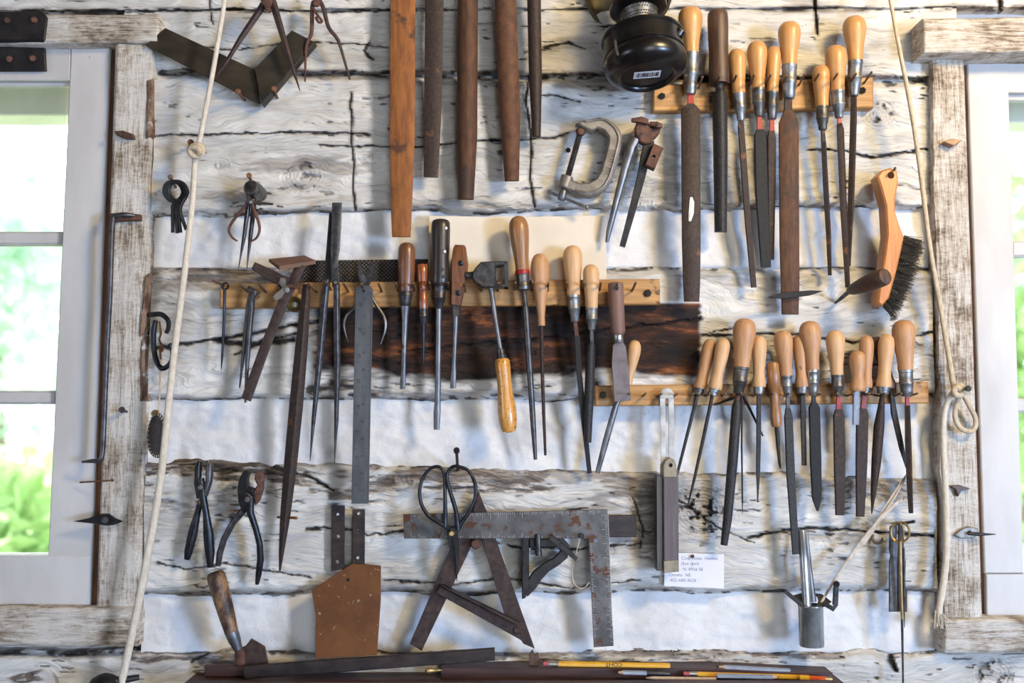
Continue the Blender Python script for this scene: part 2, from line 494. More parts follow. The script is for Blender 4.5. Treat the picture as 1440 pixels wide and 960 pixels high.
ROOMWOOD = mat('room_boards', (.10, .075, .055), (.16, .12, .09), (5, 60, 60), .8, 0, .1)
ROOMFLOOR = mat('floor_boards', (.08, .055, .04), (.13, .09, .06), (60, 5, 60), .7, 0, .1)
GRASS = mat('meadow_grass', (.26, .36, .12), (.50, .55, .28), (2, 2, 2), .9, 0, .1)
BARK = mat('tree_bark', (.10, .07, .05), (.18, .13, .09), (12, 12, 3), .9, 0, .3)

def leaf_material(name, c1, c2):
    m, nt, b = _nodes(name)
    v = coords(nt, (1, 1, 1))
    c = ramp(nt, noise(nt, v, 2.5, 3), [(.35, c1), (.65, c2)])
    nt.links.new(c, b.inputs['Base Color']); b.inputs['Roughness'].default_value = .5
    tr = nt.nodes.new('ShaderNodeBsdfTranslucent'); nt.links.new(c, tr.inputs['Color'])
    mx = nt.nodes.new('ShaderNodeMixShader'); mx.inputs[0].default_value = .5
    out = nt.nodes['Material Output']
    nt.links.new(b.outputs[0], mx.inputs[1]); nt.links.new(tr.outputs[0], mx.inputs[2]); nt.links.new(mx.outputs[0], out.inputs['Surface'])
    return m
LEAF1 = leaf_material('green_leaves', (.24, .40, .13), (.52, .64, .32))
LEAF2 = leaf_material('pale_blue_green_leaves', (.34, .50, .38), (.60, .72, .58))

def glass_material():
    m, nt, b = _nodes('old_window_glass')
    tr = nt.nodes.new('ShaderNodeBsdfTransparent'); tr.inputs['Color'].default_value = (.95, .97, .97, 1)
    gl = nt.nodes.new('ShaderNodeBsdfGlossy'); gl.inputs['Roughness'].default_value = .05
    fr = nt.nodes.new('ShaderNodeFresnel'); fr.inputs['IOR'].default_value = 1.45
    mx = nt.nodes.new('ShaderNodeMixShader'); out = nt.nodes['Material Output']
    nt.links.new(fr.outputs[0], mx.inputs[0]); nt.links.new(tr.outputs[0], mx.inputs[1]); nt.links.new(gl.outputs[0], mx.inputs[2])
    nt.links.new(mx.outputs[0], out.inputs['Surface'])
    return m
GLASS = glass_material()

# ------------------------------------------------------------------ numpy noise for hewn surfaces
_tabs = {}
def vn(x, y, seed):
    if seed not in _tabs: _tabs[seed] = np.random.RandomState(seed).rand(256, 256)
    t = _tabs[seed]
    xi = np.floor(x).astype(int); yi = np.floor(y).astype(int)
    fx = x - xi; fy = y - yi
    fx = fx * fx * (3 - 2 * fx); fy = fy * fy * (3 - 2 * fy)
    a = t[yi % 256, xi % 256]; b = t[yi % 256, (xi + 1) % 256]
    c = t[(yi + 1) % 256, xi % 256]; d = t[(yi + 1) % 256, (xi + 1) % 256]
    return (a * (1 - fx) + b * fx) * (1 - fy) + (c * (1 - fx) + d * fx) * fy
def fbm(x, y, seed, octv=4, gain=.5):
    s = 0; a = 1; n = 0
    for k in range(octv):
        s = s + a * vn(x * 2 ** k, y * 2 ** k, seed + k); n += a; a *= gain
    return s / n
def sstep(a, b, x):
    t = np.clip((x - a) / (b - a), 0, 1)
    return t * t * (3 - 2 * t)
def seg_dist(X, Y, pts):
    D = np.full(X.shape, 1e9)
    for (x0, y0), (x1, y1) in zip(pts[:-1], pts[1:]):
        dx, dy = x1 - x0, y1 - y0
        t = np.clip(((X - x0) * dx + (Y - y0) * dy) / (dx * dx + dy * dy), 0, 1)
        D = np.minimum(D, np.hypot(X - x0 - t * dx, Y - y0 - t * dy))
    return D

def slab(name, corners, mat_, parent, fn, d_back, step=(3, 2), rag=(0, 0, 0, 0), seed=1):
    """a rough timber: bilinear quad TL, TR, BR, BL in pixels; fn(X, Y, u, v) -> depth mm, wear (r, g, b)
    rag = px of raggedness on top, right, bottom, left edges"""
    TL, TR, BR, BL = [np.array(c, float) for c in corners]
    wpx = max(np.hypot(*(TR - TL)), np.hypot(*(BR - BL))); hpx = max(np.hypot(*(BL - TL)), np.hypot(*(BR - TR)))
    nu = max(3, int(wpx / step[0])); nv = max(3, int(hpx / step[1]))
    u, v = np.meshgrid(np.linspace(0, 1, nu + 1), np.linspace(0, 1, nv + 1))
    X = (TL[0] * (1 - u) + TR[0] * u) * (1 - v) + (BL[0] * (1 - u) + BR[0] * u) * v
    Y = (TL[1] * (1 - u) + TR[1] * u) * (1 - v) + (BL[1] * (1 - u) + BR[1] * u) * v
    nz = lambda s_, t: (fbm(t / 55.0, t * 0 + s_ * 7.3, seed + s_, 4, .55) - .5) * 2
    Y = Y + rag[0] * nz(11, X) * (1 - v) + rag[2] * nz(23, X) * v
    X = X + rag[3] * nz(37, Y) * (1 - u) + rag[1] * nz(41, Y) * u
    D, Wr = fn(X, Y, u, v)
    t = (-D / 1000.0 - CAM.y) / (FWD.y * F + UP.y * (480 - Y))
    co = np.stack([CAM.x + (X - 720) * t, CAM.y + (FWD.y * F + UP.y * (480 - Y)) * t, CAM.z + (FWD.z * F + UP.z * (480 - Y)) * t], -1).reshape(-1, 3)
    idx = np.arange((nu + 1) * (nv + 1)).reshape(nv + 1, nu + 1)
    q = np.stack([idx[:-1, :-1], idx[1:, :-1], idx[1:, 1:], idx[:-1, 1:]], -1).reshape(-1, 4)
    border = list(idx[0, :]) + list(idx[1:, -1]) + list(idx[-1, -2::-1]) + list(idx[-2:0:-1, 0])
    back = co[border].copy(); back[:, 1] = -d_back / 1000.0
    nb = len(border); base = len(co)
    faces = [tuple(int(i) for i in f) for f in q]
    for i in range(nb):
        j = (i + 1) % nb
        faces.append((int(border[i]), int(border[j]), base + j, base + i))
    faces.append(tuple(base + i for i in range(nb)))
    me = bpy.data.meshes.new(name)
    me.from_pydata(np.vstack([co, back]).tolist(), [], faces)
    me.polygons.foreach_set('use_smooth', [True] * len(me.polygons))
    me.set_sharp_from_angle(angle=R(50))
    wear = np.zeros((len(co) + nb, 4), np.float32); wear[:, 3] = 1
    wear[:len(co), :3] = Wr.reshape(-1, 3)
    at = me.color_attributes.new('wear', 'FLOAT_COLOR', 'POINT')
    at.data.foreach_set('color', wear.ravel())
    me.materials.append(mat_)
    o = bpy.data.objects.new(name, me); COL.objects.link(o)
    if parent: o.parent = parent
    return o

# ------------------------------------------------------------------ the room
def room():
    floor = struct(mesh_obj('floor', MB().box((-2.7, -4.1, -.06), (2.7, .0, 0)), ROOMFLOOR, smooth=0))
    ceil = struct(mesh_obj('ceiling', MB().box((-2.7, -4.1, 2.62), (2.7, .35, 2.7)), ROOMWOOD, smooth=0))
    for nm, x0, x1, yc in (('wall_right', 2.6, 2.75, -2.70), ('wall_left', -2.75, -2.6, -2.20)):
        z0, z1, y0, y1 = (.73, 1.77, yc - .42, yc + .42) if nm == 'wall_right' else (1.0, 2.0, yc - .42, yc + .42)
        m = MB()
        m.box((x0, -4.1, 0), (x1, y0, 2.62)).box((x0, y1, 0), (x1, .0, 2.62)).box((x0, y0, 0), (x1, y1, z0)).box((x0, y0, z1), (x1, y1, 2.62))
        struct(mesh_obj(nm, m, ROOMWOOD, smooth=0))
    m = MB().box((-2.75, -4.25, 0), (.35, -4.1, 2.62)).box((1.45, -4.25, 0), (2.75, -4.1, 2.62)).box((.35, -4.25, 2.05), (1.45, -4.1, 2.62))
    struct(mesh_obj('wall_front', m, ROOMWOOD, smooth=0))
room()

def pendant():  # unseen lamp body, added only to go with the warm wall light
    t = bpy.data.objects.new('added_pendant', None); COL.objects.link(t); t.location = (0.95, -1.15, 2.62)
    tag(t, 'unseen tin pendant lamp added above the warm wall light', 'lamp')
    def rev(prof, n=24):
        m = MB(); m.rings([[Vector((.95 + r * math.cos(2 * math.pi * k / n), -1.15 + r * math.sin(2 * math.pi * k / n), z)) for k in range(n)] for r, z in prof]); return m
    mesh_obj('cord', rev([(.004, 2.62), (.004, 2.47)], 8), IRON, t)
    mesh_obj('lamp_shade', rev([(.02, 2.47), (.03, 2.46), (.06, 2.43), (.19, 2.37), (.19, 2.365), (.06, 2.42), (.02, 2.44)]), IRON, t)
pendant()

# the tool wall: backing with the two window openings
def xz(x, y, d=-60):
    p = P(x, y, d); return p.x, p.z
zt = xz(0, 62)[1]; zb = xz(0, 868)[1]
xl0, xl1 = xz(-430, 480)[0], xz(148, 480)[0]
xr0, xr1 = xz(1366, 480)[0], xz(1900, 480)[0]
wm = MB()
Y0, Y1 = .035, .23
wm.box((-2.75, Y0, zt), (2.75, Y1, 2.62)).box((-2.75, Y0, 0), (2.75, Y1, zb))
wm.box((-2.75, Y0, zb), (xl0, Y1, zt)).box((xl1, Y0, zb), (xr0, Y1, zt)).box((xr1, Y0, zb), (2.75, Y1, zt))
wall = struct(mesh_obj('wall_back', wm, CHINK, smooth=0))

CRACKS = [  # (points, width px, depth mm)
    ([(215, 190), (300, 190), (345, 187), (500, 187), (520, 190)], 1.5, 4),
    ([(450, 205), (545, 206), (590, 208), (650, 200), (700, 197), (780, 194), (800, 186)], 1.6, 4),
    ([(494, 132), (492, 150), (495, 165), (494, 200), (498, 235), (496, 262), (500, 297)], 1.6, 4),
    ([(744, 108), (738, 140), (744, 172), (747, 215), (745, 250), (752, 292)], 1.8, 4),
    ([(770, 133), (800, 138), (815, 144)], 1.4, 3),
    ([(1135, 211), (1190, 212), (1225, 221), (1290, 212), (1310, 209)], 2.0, 5),
    ([(1145, 0), (1147, 22), (1149, 48)], 2.6, 6),
    ([(1405, 0), (1408, 22)], 4, 6),
    ([(215, 491), (260, 484), (330, 473), (400, 460), (445, 452)], 2.6, 7),
    ([(330, 500), (370, 478), (430, 468)], 1.6, 4),
    ([(300, 478), (345, 484), (412, 478)], 4.5, 5),
    ([(560, 494), (690, 482), (760, 476), (860, 463), (985, 448)], 2.0, 6),
    ([(985, 470), (1030, 462), (1060, 470)], 1.4, 4),
    ([(986, 472), (1120, 470), (1200, 482), (1280, 474), (1312, 466)], 1.8, 5),
    ([(430, 744), (470, 741), (520, 752), (575, 746)], 1.6, 4),
    ([(380, 655), (430, 668), (470, 690)], 3.0, 5),
    ([(1052, 756), (1090, 748), (1135, 742), (1200, 745), (1312, 754)], 2.0, 5),
    ([(890, 700), (905, 745), (900, 770)], 1.3, 3),
    ([(950, 700), (1010, 742), (1060, 762)], 1.3, 3),
    ([(60, 15), (160, 16), (330, 13), (470, 17), (620, 12)], 1.4, 4),
    ([(215, 62), (330, 70), (430, 58), (545, 66)], 1.0, 2),
    ([(295, 0), (297, 30), (300, 34)], 1.2, 3),
    ([(520, 60), (512, 72), (525, 84)], 2.2, 3),
    ([(765, 66), (800, 60), (822, 68)], 2.0, 4),
    ([(220, 790), (260, 800), (320, 792), (400, 806), (437, 812)], 1.2, 3),
    ([(540, 815), (640, 822), (700, 812), (800, 826), (900, 815)], 1.2, 3),
    ([(680, 758), (720, 768), (800, 772), (900, 764)], 1.2, 3),
    ([(205, 905), (300, 898), (345, 908)], 2.2, 4),
    ([(270, 930), (300, 915), (318, 900)], 3.0, 5),
    ([(1256, 905), (1252, 925), (1260, 942)], 4.5, 7),
]
BANDS = [  # ragged strips where the wash has gone: points, half width px, bare, dark
    ([(196, 660), (250, 646), (300, 648), (350, 654), (400, 664), (430, 680)], 20, 1.0, .7),
    ([(205, 660), (300, 668), (345, 672)], 7, .8, .4),
    ([(480, 700), (520, 682), (560, 668), (610, 668), (680, 670), (760, 674)], 15, .9, .4),
    ([(860, 672), (900, 690), (915, 735), (905, 760)], 20, .8, .2),
    ([(200, 916), (240, 914), (300, 914), (330, 922)], 20, .9, .4),
    ([(275, 940), (292, 922), (312, 906), (330, 900)], 6, .8, .7),
    ([(540, 918), (585, 914), (620, 922)], 12, .8, .7),
    ([(690, 920), (800, 918), (960, 916), (1060, 914)], 9, .7, .35),
    ([(1060, 918), (1100, 914), (1180, 918)], 10, .8, .4),
    ([(1190, 684), (1250, 690), (1320, 684)], 11, .7, .2),
    ([(440, 548), (480, 542), (540, 552)], 10, .8, .8),
    ([(215, 388), (280, 392), (345, 385), (390, 380)], 8, .9, .5),
    ([(600, 284), (700, 292), (850, 288)], 5, .5, .15),
    ([(900, 118), (760, 112), (600, 108)], 4, .6, .3),
    ([(1225, 735), (1200, 755), (1130, 752)], 6, .4, .2),
    ([(205, 700), (218, 705), (260, 710), (300, 704)], 9, .5, .3),
]
KNOTS = [  # x, y, radius, darkness
    (986, 718, 44, 1.0), (1237, 160, 24, .8), (428, 247, 32, .6), (925, 285, 34, .35), (1398, 948, 32, .7),
    (905, 690, 20, .3), (1000, 932, 16, .8), (590, 905, 22, .6), (312, 232, 14, .3), (513, 222, 18, .2)]
BARE = [  # x, y, rx, ry, strength of bare grey-brown wood
    (300, 645, 130, 13, 1.0), (395, 655, 45, 20, .8), (610, 664, 90, 10, .9), (560, 672, 60, 12, .6), (760, 665, 150, 7, .55), (900, 705, 34, 42, .75),
    (870, 675, 40, 10, .7), (1235, 686, 90, 13, .6), (255, 900, 85, 16, .85), (370, 905, 70, 10, .5), (600, 905, 80, 9, .7), (1000, 905, 120, 5, .45),
    (330, 388, 130, 9, .9), (280, 396, 70, 10, .55), (240, 460, 22, 60, .25), (1100, 395, 110, 6, .4), (1290, 400, 20, 50, .35),
    (430, 232, 70, 10, .55), (330, 275, 100, 5, .5), (620, 288, 100, 6, .4), (980, 300, 130, 9, .35), (905, 250, 40, 20, .35), (1250, 280, 20, 6, .9),
    (470, 106, 260, 3, .5), (900, 118, 260, 4, .6), (560, 560, 160, 6, .55), (300, 700, 26, 45, .35), (870, 745, 34, 40, .55),
    (560, 80, 30, 16, .3), (800, 62, 40, 6, .5), (1160, 65, 60, 4, .35), (280, 690, 14, 60, .4), (1040, 140, 200, 8, .3), (1225, 752, 60, 14, .3)]

def log_fn(y0f, y1f, base=4, seed=3, edge=16, left=195, right=1325):
    def fn(X, Y, u, v):
        hgt = np.abs(y1f - y0f)
        e = np.minimum(v, 1 - v) * hgt
        D = base + 5 * (fbm(X / 170, Y / 60, seed, 3) - .5) * 2
        D += 2.4 * (fbm(X / 34, Y / 9, seed + 50, 3) - .5) * 2
        D += 1.2 * (fbm(X / 16, Y / 3.2, seed + 80, 2) - .5) * 2
        er = edge * (0.6 + .8 * fbm(X / 60, Y * 0, seed + 30, 3))
        D -= 20 * (1 - sstep(0, 1, e / er)) ** 1.5
        n1 = fbm(X / 40, Y / 9, seed + 9, 4); n2 = fbm(X / 12, Y / 5, seed + 19, 3)
        bare = np.zeros_like(X); dark = np.zeros_like(X); st = np.zeros_like(X)
        for bx, by, rx, ry, s_ in BARE:
            q = np.hypot((X - bx) / (rx * 1.3), (Y - by) / (ry * 1.9))
            bare = np.maximum(bare, s_ * sstep(0, .30, n1 * 1.25 - .12 - q * .48))
        for pts, wd, dp in CRACKS:
            d = seg_dist(X, Y + 3.2 * (n2 - .5) * 2, pts)
            wv = np.maximum(1.25, wd * (.6 + .8 * fbm(X / 14, Y / 14, seed + 3, 2)))
            k = 1 - sstep(wv * .45, wv * 1.25, d)
            D -= dp * k; dark = np.maximum(dark, k)
            bare = np.maximum(bare, .45 * (1 - sstep(wv, wv + 4, d)) * (n1 > .48))
        n3 = fbm(X / 26, Y / 5, seed + 61, 4, .6)
        for pts, wd, bs_, dk in BANDS:
            d = seg_dist(X, Y + 6 * (n1 - .5), pts) / wd
            k = sstep(.05, .30, (n3 - .22) * 1.5 - d * .36)
            bare = np.maximum(bare, bs_ * k)
            kd = sstep(.0, .10, n3 * 1.0 - .50 - d * .10) * (d < 1.1) * dk
            dark = np.maximum(dark, kd); D -= 3.0 * k + 2 * kd
        for kx, ky, kr, s_ in KNOTS:
            q = np.hypot(X - kx, (Y - ky) * 1.15)
            inn = 1 - sstep(kr * .55, kr * 1.0, q)
            rg = .5 + .5 * np.sin(q * 1.15 + 5 * n2)
            D += -1.6 * rg * (1 - sstep(kr * .7, kr * 1.7, q))
            ck = sstep(.56, .66, fbm(X / 9, Y / 8, seed + 71, 3)) * inn * s_
            D -= 5 * ck; dark = np.maximum(dark, ck)
            bare = np.maximum(bare, .38 * s_ * inn * rg)
            bare = np.maximum(bare, .55 * s_ * (rg > .93) * (1 - sstep(kr * .7, kr * 1.5, q)))
        # random worm holes and short checks
        ck = sstep(.735, .775, fbm(X / 22, Y / 4.2, seed + 101, 3)) * sstep(.45, .6, fbm(X / 120, Y / 60, seed + 131, 2))
        D -= 3 * ck; dark = np.maximum(dark, ck * .85)
        # the unpainted dark board face behind the middle rack
        bx = sstep(436, 448, X + 14 * (n2 - .5)) * (1 - sstep(982, 988, X + 6 * (n2 - .5)))
        by = sstep(424, 428, Y) * (1 - sstep(522, 536, Y + 22 * (n1 - .5) + 8 * np.sin(X / 60)))
        st = bx * by
        bare = bare * (1 - st); dark = dark * (1 - .3 * st)
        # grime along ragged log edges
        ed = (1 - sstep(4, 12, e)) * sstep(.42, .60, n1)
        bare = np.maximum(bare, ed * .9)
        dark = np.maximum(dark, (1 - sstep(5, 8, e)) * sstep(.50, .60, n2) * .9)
        return D, np.stack([bare, dark, st], -1)
    return fn

LOGS = [  # TL, TR, BR, BL
    ([(-260, -75), (1720, -75), (1720, 15), (-260, 19)], 3, (3, 0, 2, 0)),
    ([(175, 11), (1345, 7), (1345, 115), (175, 101)], 2, (2, 0, 3, 0)),
    ([(217, 99), (1306, 114), (1309, 296), (213, 306)], 4, (3, 2, 6, 2)),
    ([(212, 374), (1310, 374), (1315, 560), (207, 566)], 4, (4, 2, 5, 2)),
    ([(205, 640), (1318, 668), (1317, 834), (200, 838)], 5, (9, 3, 5, 2)),
    ([(-260, 914), (1720, 908), (1720, 1060), (-260, 1065)], 9, (8, 0, 4, 0)),
]
for i, (c, b, rag) in enumerate(LOGS):
    slab('log', c, LOGMAT, wall, log_fn(c[0][1], c[3][1], b, 100 + 11 * i, 7 if i < 2 else 16), -38, (2.3, 1.6), rag, 7 + i)

def chink_fn(seed):
    def fn(X, Y, u, v):
        D = -11 + 7 * (fbm(X / 90, Y / 40, seed, 3) - .5) * 2 + 2.0 * (fbm(X / 12, Y / 10, seed + 9, 3) - .5) * 2
        D += 5 * (v - .5)
        D -= 14 * (1 - sstep(0, .10, np.minimum(v, 1 - v)))
        dark = sstep(.76, .80, fbm(X / 7, Y / 6, seed + 21, 2)) * .6
        z = np.zeros_like(X)
        return D, np.stack([z, dark, z], -1)
    return fn
for i, c in enumerate([
        [(214, 292), (1309, 280), (1310, 384), (212, 384)],
        [(208, 552), (1314, 548), (1317, 686), (205, 664)],
        [(201, 822), (1317, 822), (1314, 926), (198, 926)]]):
    slab('chinking', c, CHINK, wall, chink_fn(300 + 17 * i), -40, (4, 3), (0, 0, 0, 0), 40 + i)

# ------------------------------------------------------------------ windows
def rough(base, amp, seed, vertical=True, edge=5, drop=6):
    def fn(X, Y, u, v):
        a, b_ = (7, 60) if vertical else (60, 7)
        D = base + amp * (fbm(X / 90, Y / 90, seed, 3) - .5) * 2 + amp * .5 * (fbm(X / a, Y / b_, seed + 5, 4) - .5) * 2
        w_ = np.max(X) - np.min(X); h_ = np.max(Y) - np.min(Y)
        e = np.minimum(np.minimum(u, 1 - u) * w_, np.minimum(v, 1 - v) * h_)
        D -= drop * (1 - sstep(0, edge, e)) ** 2
        return D, np.zeros(X.shape + (3,))
    return fn

# left window
wl = bpy.data.objects.new('window_1', None); COL.objects.link(wl); wl.location = P(-130, 852, 0); struct(wl)
def wpart(win, name, mb, m, smooth=40):
    return mesh_obj(name, mb, m, win, smooth=smooth)
wpart(wl, 'stile', MB().plate([(100, 62), (155, 62), (127, 852), (64, 852)], -2, 34, ch=1.5), SASH)
wpart(wl, 'stile', MB().plate([(-400, 62), (-340, 62), (-352, 852), (-420, 852)], -2, 34, ch=1.5), SASH)
wpart(wl, 'top_rail', MB().plate([(-342, 63), (99, 63), (98, 113), (-342, 113)], -3, 32, ch=1.2), SASH)
wpart(wl, 'bottom_rail', MB().plate([(-352, 781), (128, 781), (126, 851), (-352, 851)], -1, 34, ch=1.2), SASH)
for (y0, y1) in ((322, 344), (546, 568)):
    m = MB().plate([(-345, y0 + 3), (90 - (y0 - 322) * .05, y0 + 3), (90 - (y0 - 322) * .05, y1), (-345, y1)], -12, 20, ch=3)
    wpart(wl, 'muntin', m, SASH)
for x in (-190, -45):
    wpart(wl, 'muntin', MB().plate([(x - 7, 113), (x + 7, 113), (x + 3, 781), (x - 11, 781)], -13, 18, ch=3), SASH)
for (y0, y1) in ((111, 328), (342, 552), (566, 783)):
    for (x0, x1) in ((-343, -190), (-192, -45), (-47, 92)):
        wpart(wl, 'pane', MB().plate([(x0, y0), (x1, y0), (x1 - 4, y1), (x0 - 4, y1)], -24, 3, ch=.3), GLASS, 0)
wpart(wl, 'stop_bead', MB().plate([(-340, 108), (101, 108), (100, 121), (-340, 121)], -14, 12, ch=1), SASH)
# right window
wr = bpy.data.objects.new('window_2', None); COL.objects.link(wr); wr.location = P(1600, 868, 0); struct(wr)
wpart(wr, 'stile', MB().plate([(1360, 75), (1417, 75), (1440, 806), (1385, 806)], -2, 34, ch=1.5), SASH)
wpart(wr, 'stile', MB().plate([(1840, 75), (1905, 75), (1925, 868), (1862, 868)], -2, 34, ch=1.5), SASH)
wpart(wr, 'top_rail', MB().plate([(1412, 76), (1842, 76), (1842, 130), (1414, 130)], -3, 32, ch=1.2), SASH)
wpart(wr, 'bottom_rail', MB().plate([(1387, 807), (1862, 807), (1862, 868), (1388, 868)], -1, 34, ch=1.2), SASH)
wpart(wr, 'stop_bead', MB().plate([(1415, 129), (1842, 129), (1842, 141), (1416, 141)], -14, 12, ch=1), SASH)
for (y0, y1) in ((338, 361), (560, 580)):
    wpart(wr, 'muntin', MB().plate([(1423, y0), (1845, y0), (1845, y1), (1423, y1)], -12, 20, ch=3), SASH)
for x in (1560, 1700):
    wpart(wr, 'muntin', MB().plate([(x - 7, 130), (x + 7, 130), (x + 11, 806), (x - 3, 806)], -13, 18, ch=3), SASH)
for (y0, y1) in ((128, 345), (356, 565), (575, 808)):
    for (x0, x1) in ((1414, 1562), (1560, 1702), (1700, 1845)):
        wpart(wr, 'pane', MB().plate([(x0, y0), (x1, y0), (x1 + 4, y1), (x0 + 4, y1)], -24, 3, ch=.3), GLASS, 0)
# exterior casings seen through the glass
for nm, pts in (('trim_1', [(-420, 90), (150, 90), (150, 162), (-420, 162)]), ('trim_2', [(1350, 100), (1900, 100), (1900, 172), (1350, 172)])):
    struct(mesh_obj(nm, MB().plate(pts, -170, 60, ch=2), SASH))
# jamb strips in the gap between sash and post
struct(mesh_obj('trim_3', MB().plate([(155, 62), (166, 62), (139, 853), (126, 853)], -7, 26, ch=.5), GAPWOOD))
struct(mesh_obj('trim_4', MB().plate([(1348, 76), (1362, 76), (1386, 869), (1372, 869)], -9, 26, ch=.5), GAPWOOD))
# dark strips added in the joints beside the posts to deepen their shade
struct(mesh_obj('gap_shade_left', MB().plate([(192, 60), (226, 60), (212, 910), (180, 910)], -24, 10, ch=.5), DARKWOOD))
struct(mesh_obj('gap_shade_right', MB().plate([(1296, 76), (1330, 76), (1345, 915), (1304, 915)], -24, 10, ch=.5), DARKWOOD))
# posts, lintels, sills
slabs = [
    ('trim_5', [(163, 56), (216, 56), (196, 858), (136, 858)], TRIMV, rough(15, 2.5, 501, True), -38, (2, 0, 0, 5, 0)),
    ('trim_6', [(-440, 22), (226, 20), (226, 62), (-440, 62)], TRIMH, rough(24, 2.5, 511, False), -38, (2, 2, 2, 2, 0)),
    ('trim_7', [(-440, 853), (192, 853), (192, 908), (-440, 910)], TRIMH, rough(22, 3, 521, False), -38, (2, 2, 2, 3, 0)),
    ('trim_8', [(1309, 74), (1355, 74), (1381, 872), (1327, 872)], TRIMV, rough(18, 2.5, 531, True), -38, (2, 0, 0, 0, 5)),
    ('trim_9', [(1297, 26), (1920, 20), (1920, 75), (1297, 76)], TRIMH, rough(46, 2.5, 541, False), -38, (2, 1.5, 0, 1.5, 2)),
    ('trim_10', [(1326, 869), (1920, 872), (1920, 918), (1326, 918)], TRIMH, rough(30, 2.5, 551, False), -38, (2, 1.5, 0, 2, 1)),
]
for nm, c, m_, fn, db, rg in slabs:
    struct(slab(nm, c, m_, None, fn, db, (2.4, 2.4), rg[1:], hash(nm) % 50 if False else len(nm) * 3 + int(nm[5:])))

def bark(nm, c, seed):
    o = struct(slab(nm, c, BARKSTRIP, None, rough(19, 3, seed, True, 3, 5), -30, (1.8, 1.8), (2, 3, 2, 3), seed))
BARKSTRIP = mat('split_bark', (.07, .026, .014), (.30, .20, .13), (120, 60, 50), .85, 0, .5, spots=((.55, .50, .45), 60, .56))
bark('trim_11', [(203, 388), (213, 384), (206, 470), (196, 475)], 3)
bark('trim_12', [(197, 478), (206, 472), (204, 562), (195, 566)], 4)
bark('trim_13', [(205, 112), (214, 110), (214, 190), (206, 196)], 5)

# ------------------------------------------------------------------ nails
def nail_mb(base, tip, d0, d1, r=1.6, head=3.0, mb=None):
    mb = mb or MB()
    return mb.lathe((base[0], base[1], d0), (tip[0], tip[1], d1), [(0, r * .7), (.02, r), (.93, r), (.935, head), (.985, head), (1.0, head * .7)], 10)

def wall_nail(label, base, tip, d1, r=1.8, head=3.4, m=NAILMAT, group=None, d0=-14, name='nail'):
    return single(name, label, 'nail', nail_mb(base, tip, d0, d1, r, head), m, group)

def rack(label, quad, d_front, th, nails, d_nail, bolts, m=PINE):
    cx = sum(q[0] for q in quad) / 4; cy = sum(q[1] for q in quad) / 4
    t = thing('tool_rack', label, 'rack', (cx, cy, 0))
    mesh_obj('board', MB().plate(quad, d_front, th, ch=1.6), m, t)
    for base, tip, r in nails:
        mesh_obj('nail', nail_mb(base, tip, d_front - 8, d_nail, r, r * 1.05), NAILMAT, t)
    for (bx, by, r) in bolts:
        mb = MB().lathe((bx, by, d_front - 4), (bx, by, d_front + 5), [(0, r * .6), (.4, r * .6), (.41, r), (.8, r), (1, r * .75)], 6)
        mesh_obj('bolt', mb, IRON, t)
    return t

top_tips = [(965, 106), (988, 108), (1012, 106), (1036, 105), (1061, 105), (1084, 105), (1106, 106), (1132, 104), (1152, 103), (1178, 103), (1204, 103), (1226, 101)]
rack('short pine strip rack with nails under the black lamp, holding large files',
     [(919, 119), (1228, 108), (1229, 151), (919, 156)], 22, 20,
     [((x - 6 - (x - 965) * .025, y + 18), (x, y), 1.5) for x, y in top_tips], 80, [(931, 135, 5), (1213, 127, 5)])
mid = [((319, 403), (299, 394)), ((351, 412), (337, 400)), ((376, 413), (362, 398)), ((402, 412), (390, 400)), ((448, 413), (432, 398)), ((467, 409), (458, 396)), ((491, 412), (483, 398)),
       ((513, 411), (508, 399)), ((538, 412), (532, 398)), ((560, 410), (556, 398)), ((583, 410), (581, 398)), ((604, 409), (604, 397)), ((630, 409), (630, 397)),
       ((655, 412), (652, 397)), ((678, 411), (676, 398)), ((700, 411), (701, 398)), ((724, 409), (725, 397)), ((747, 409), (749, 396)), ((770, 411), (771, 397)),
       ((795, 410), (797, 397)), ((818, 409), (821, 396)), ((843, 409), (845, 397)), ((867, 411), (868, 398)), ((888, 411), (894, 397))]
rack('long pine strip rack with nails in front of the dark bare board',
     [(309, 398), (928, 392), (929, 428), (309, 433)], 22, 20, [(a, b, 1.7) for a, b in mid], 66, [(911, 412, 5.5)])
low = [((x, 557), (x + (x - 720) * .022, 553), 1.5) for x in range(882, 1300, 22)]
rack('pine strip rack with nails below the orange brush, crowded with small files',
     [(837, 542), (1306, 537), (1307, 567), (837, 571)], 20, 18, low, 62, [(848, 555, 5)])
# rack above the frame that carries the big files
rack('pine board above the big unhandled files', [(520, -72), (790, -72), (790, -40), (520, -40)], 22, 20,
     [((x, -52), (x, -62), 1.7) for x in (560, 577, 604, 622, 650, 668, 703, 720, 743, 760)], 66, [(530, -56, 5), (780, -56, 5)])

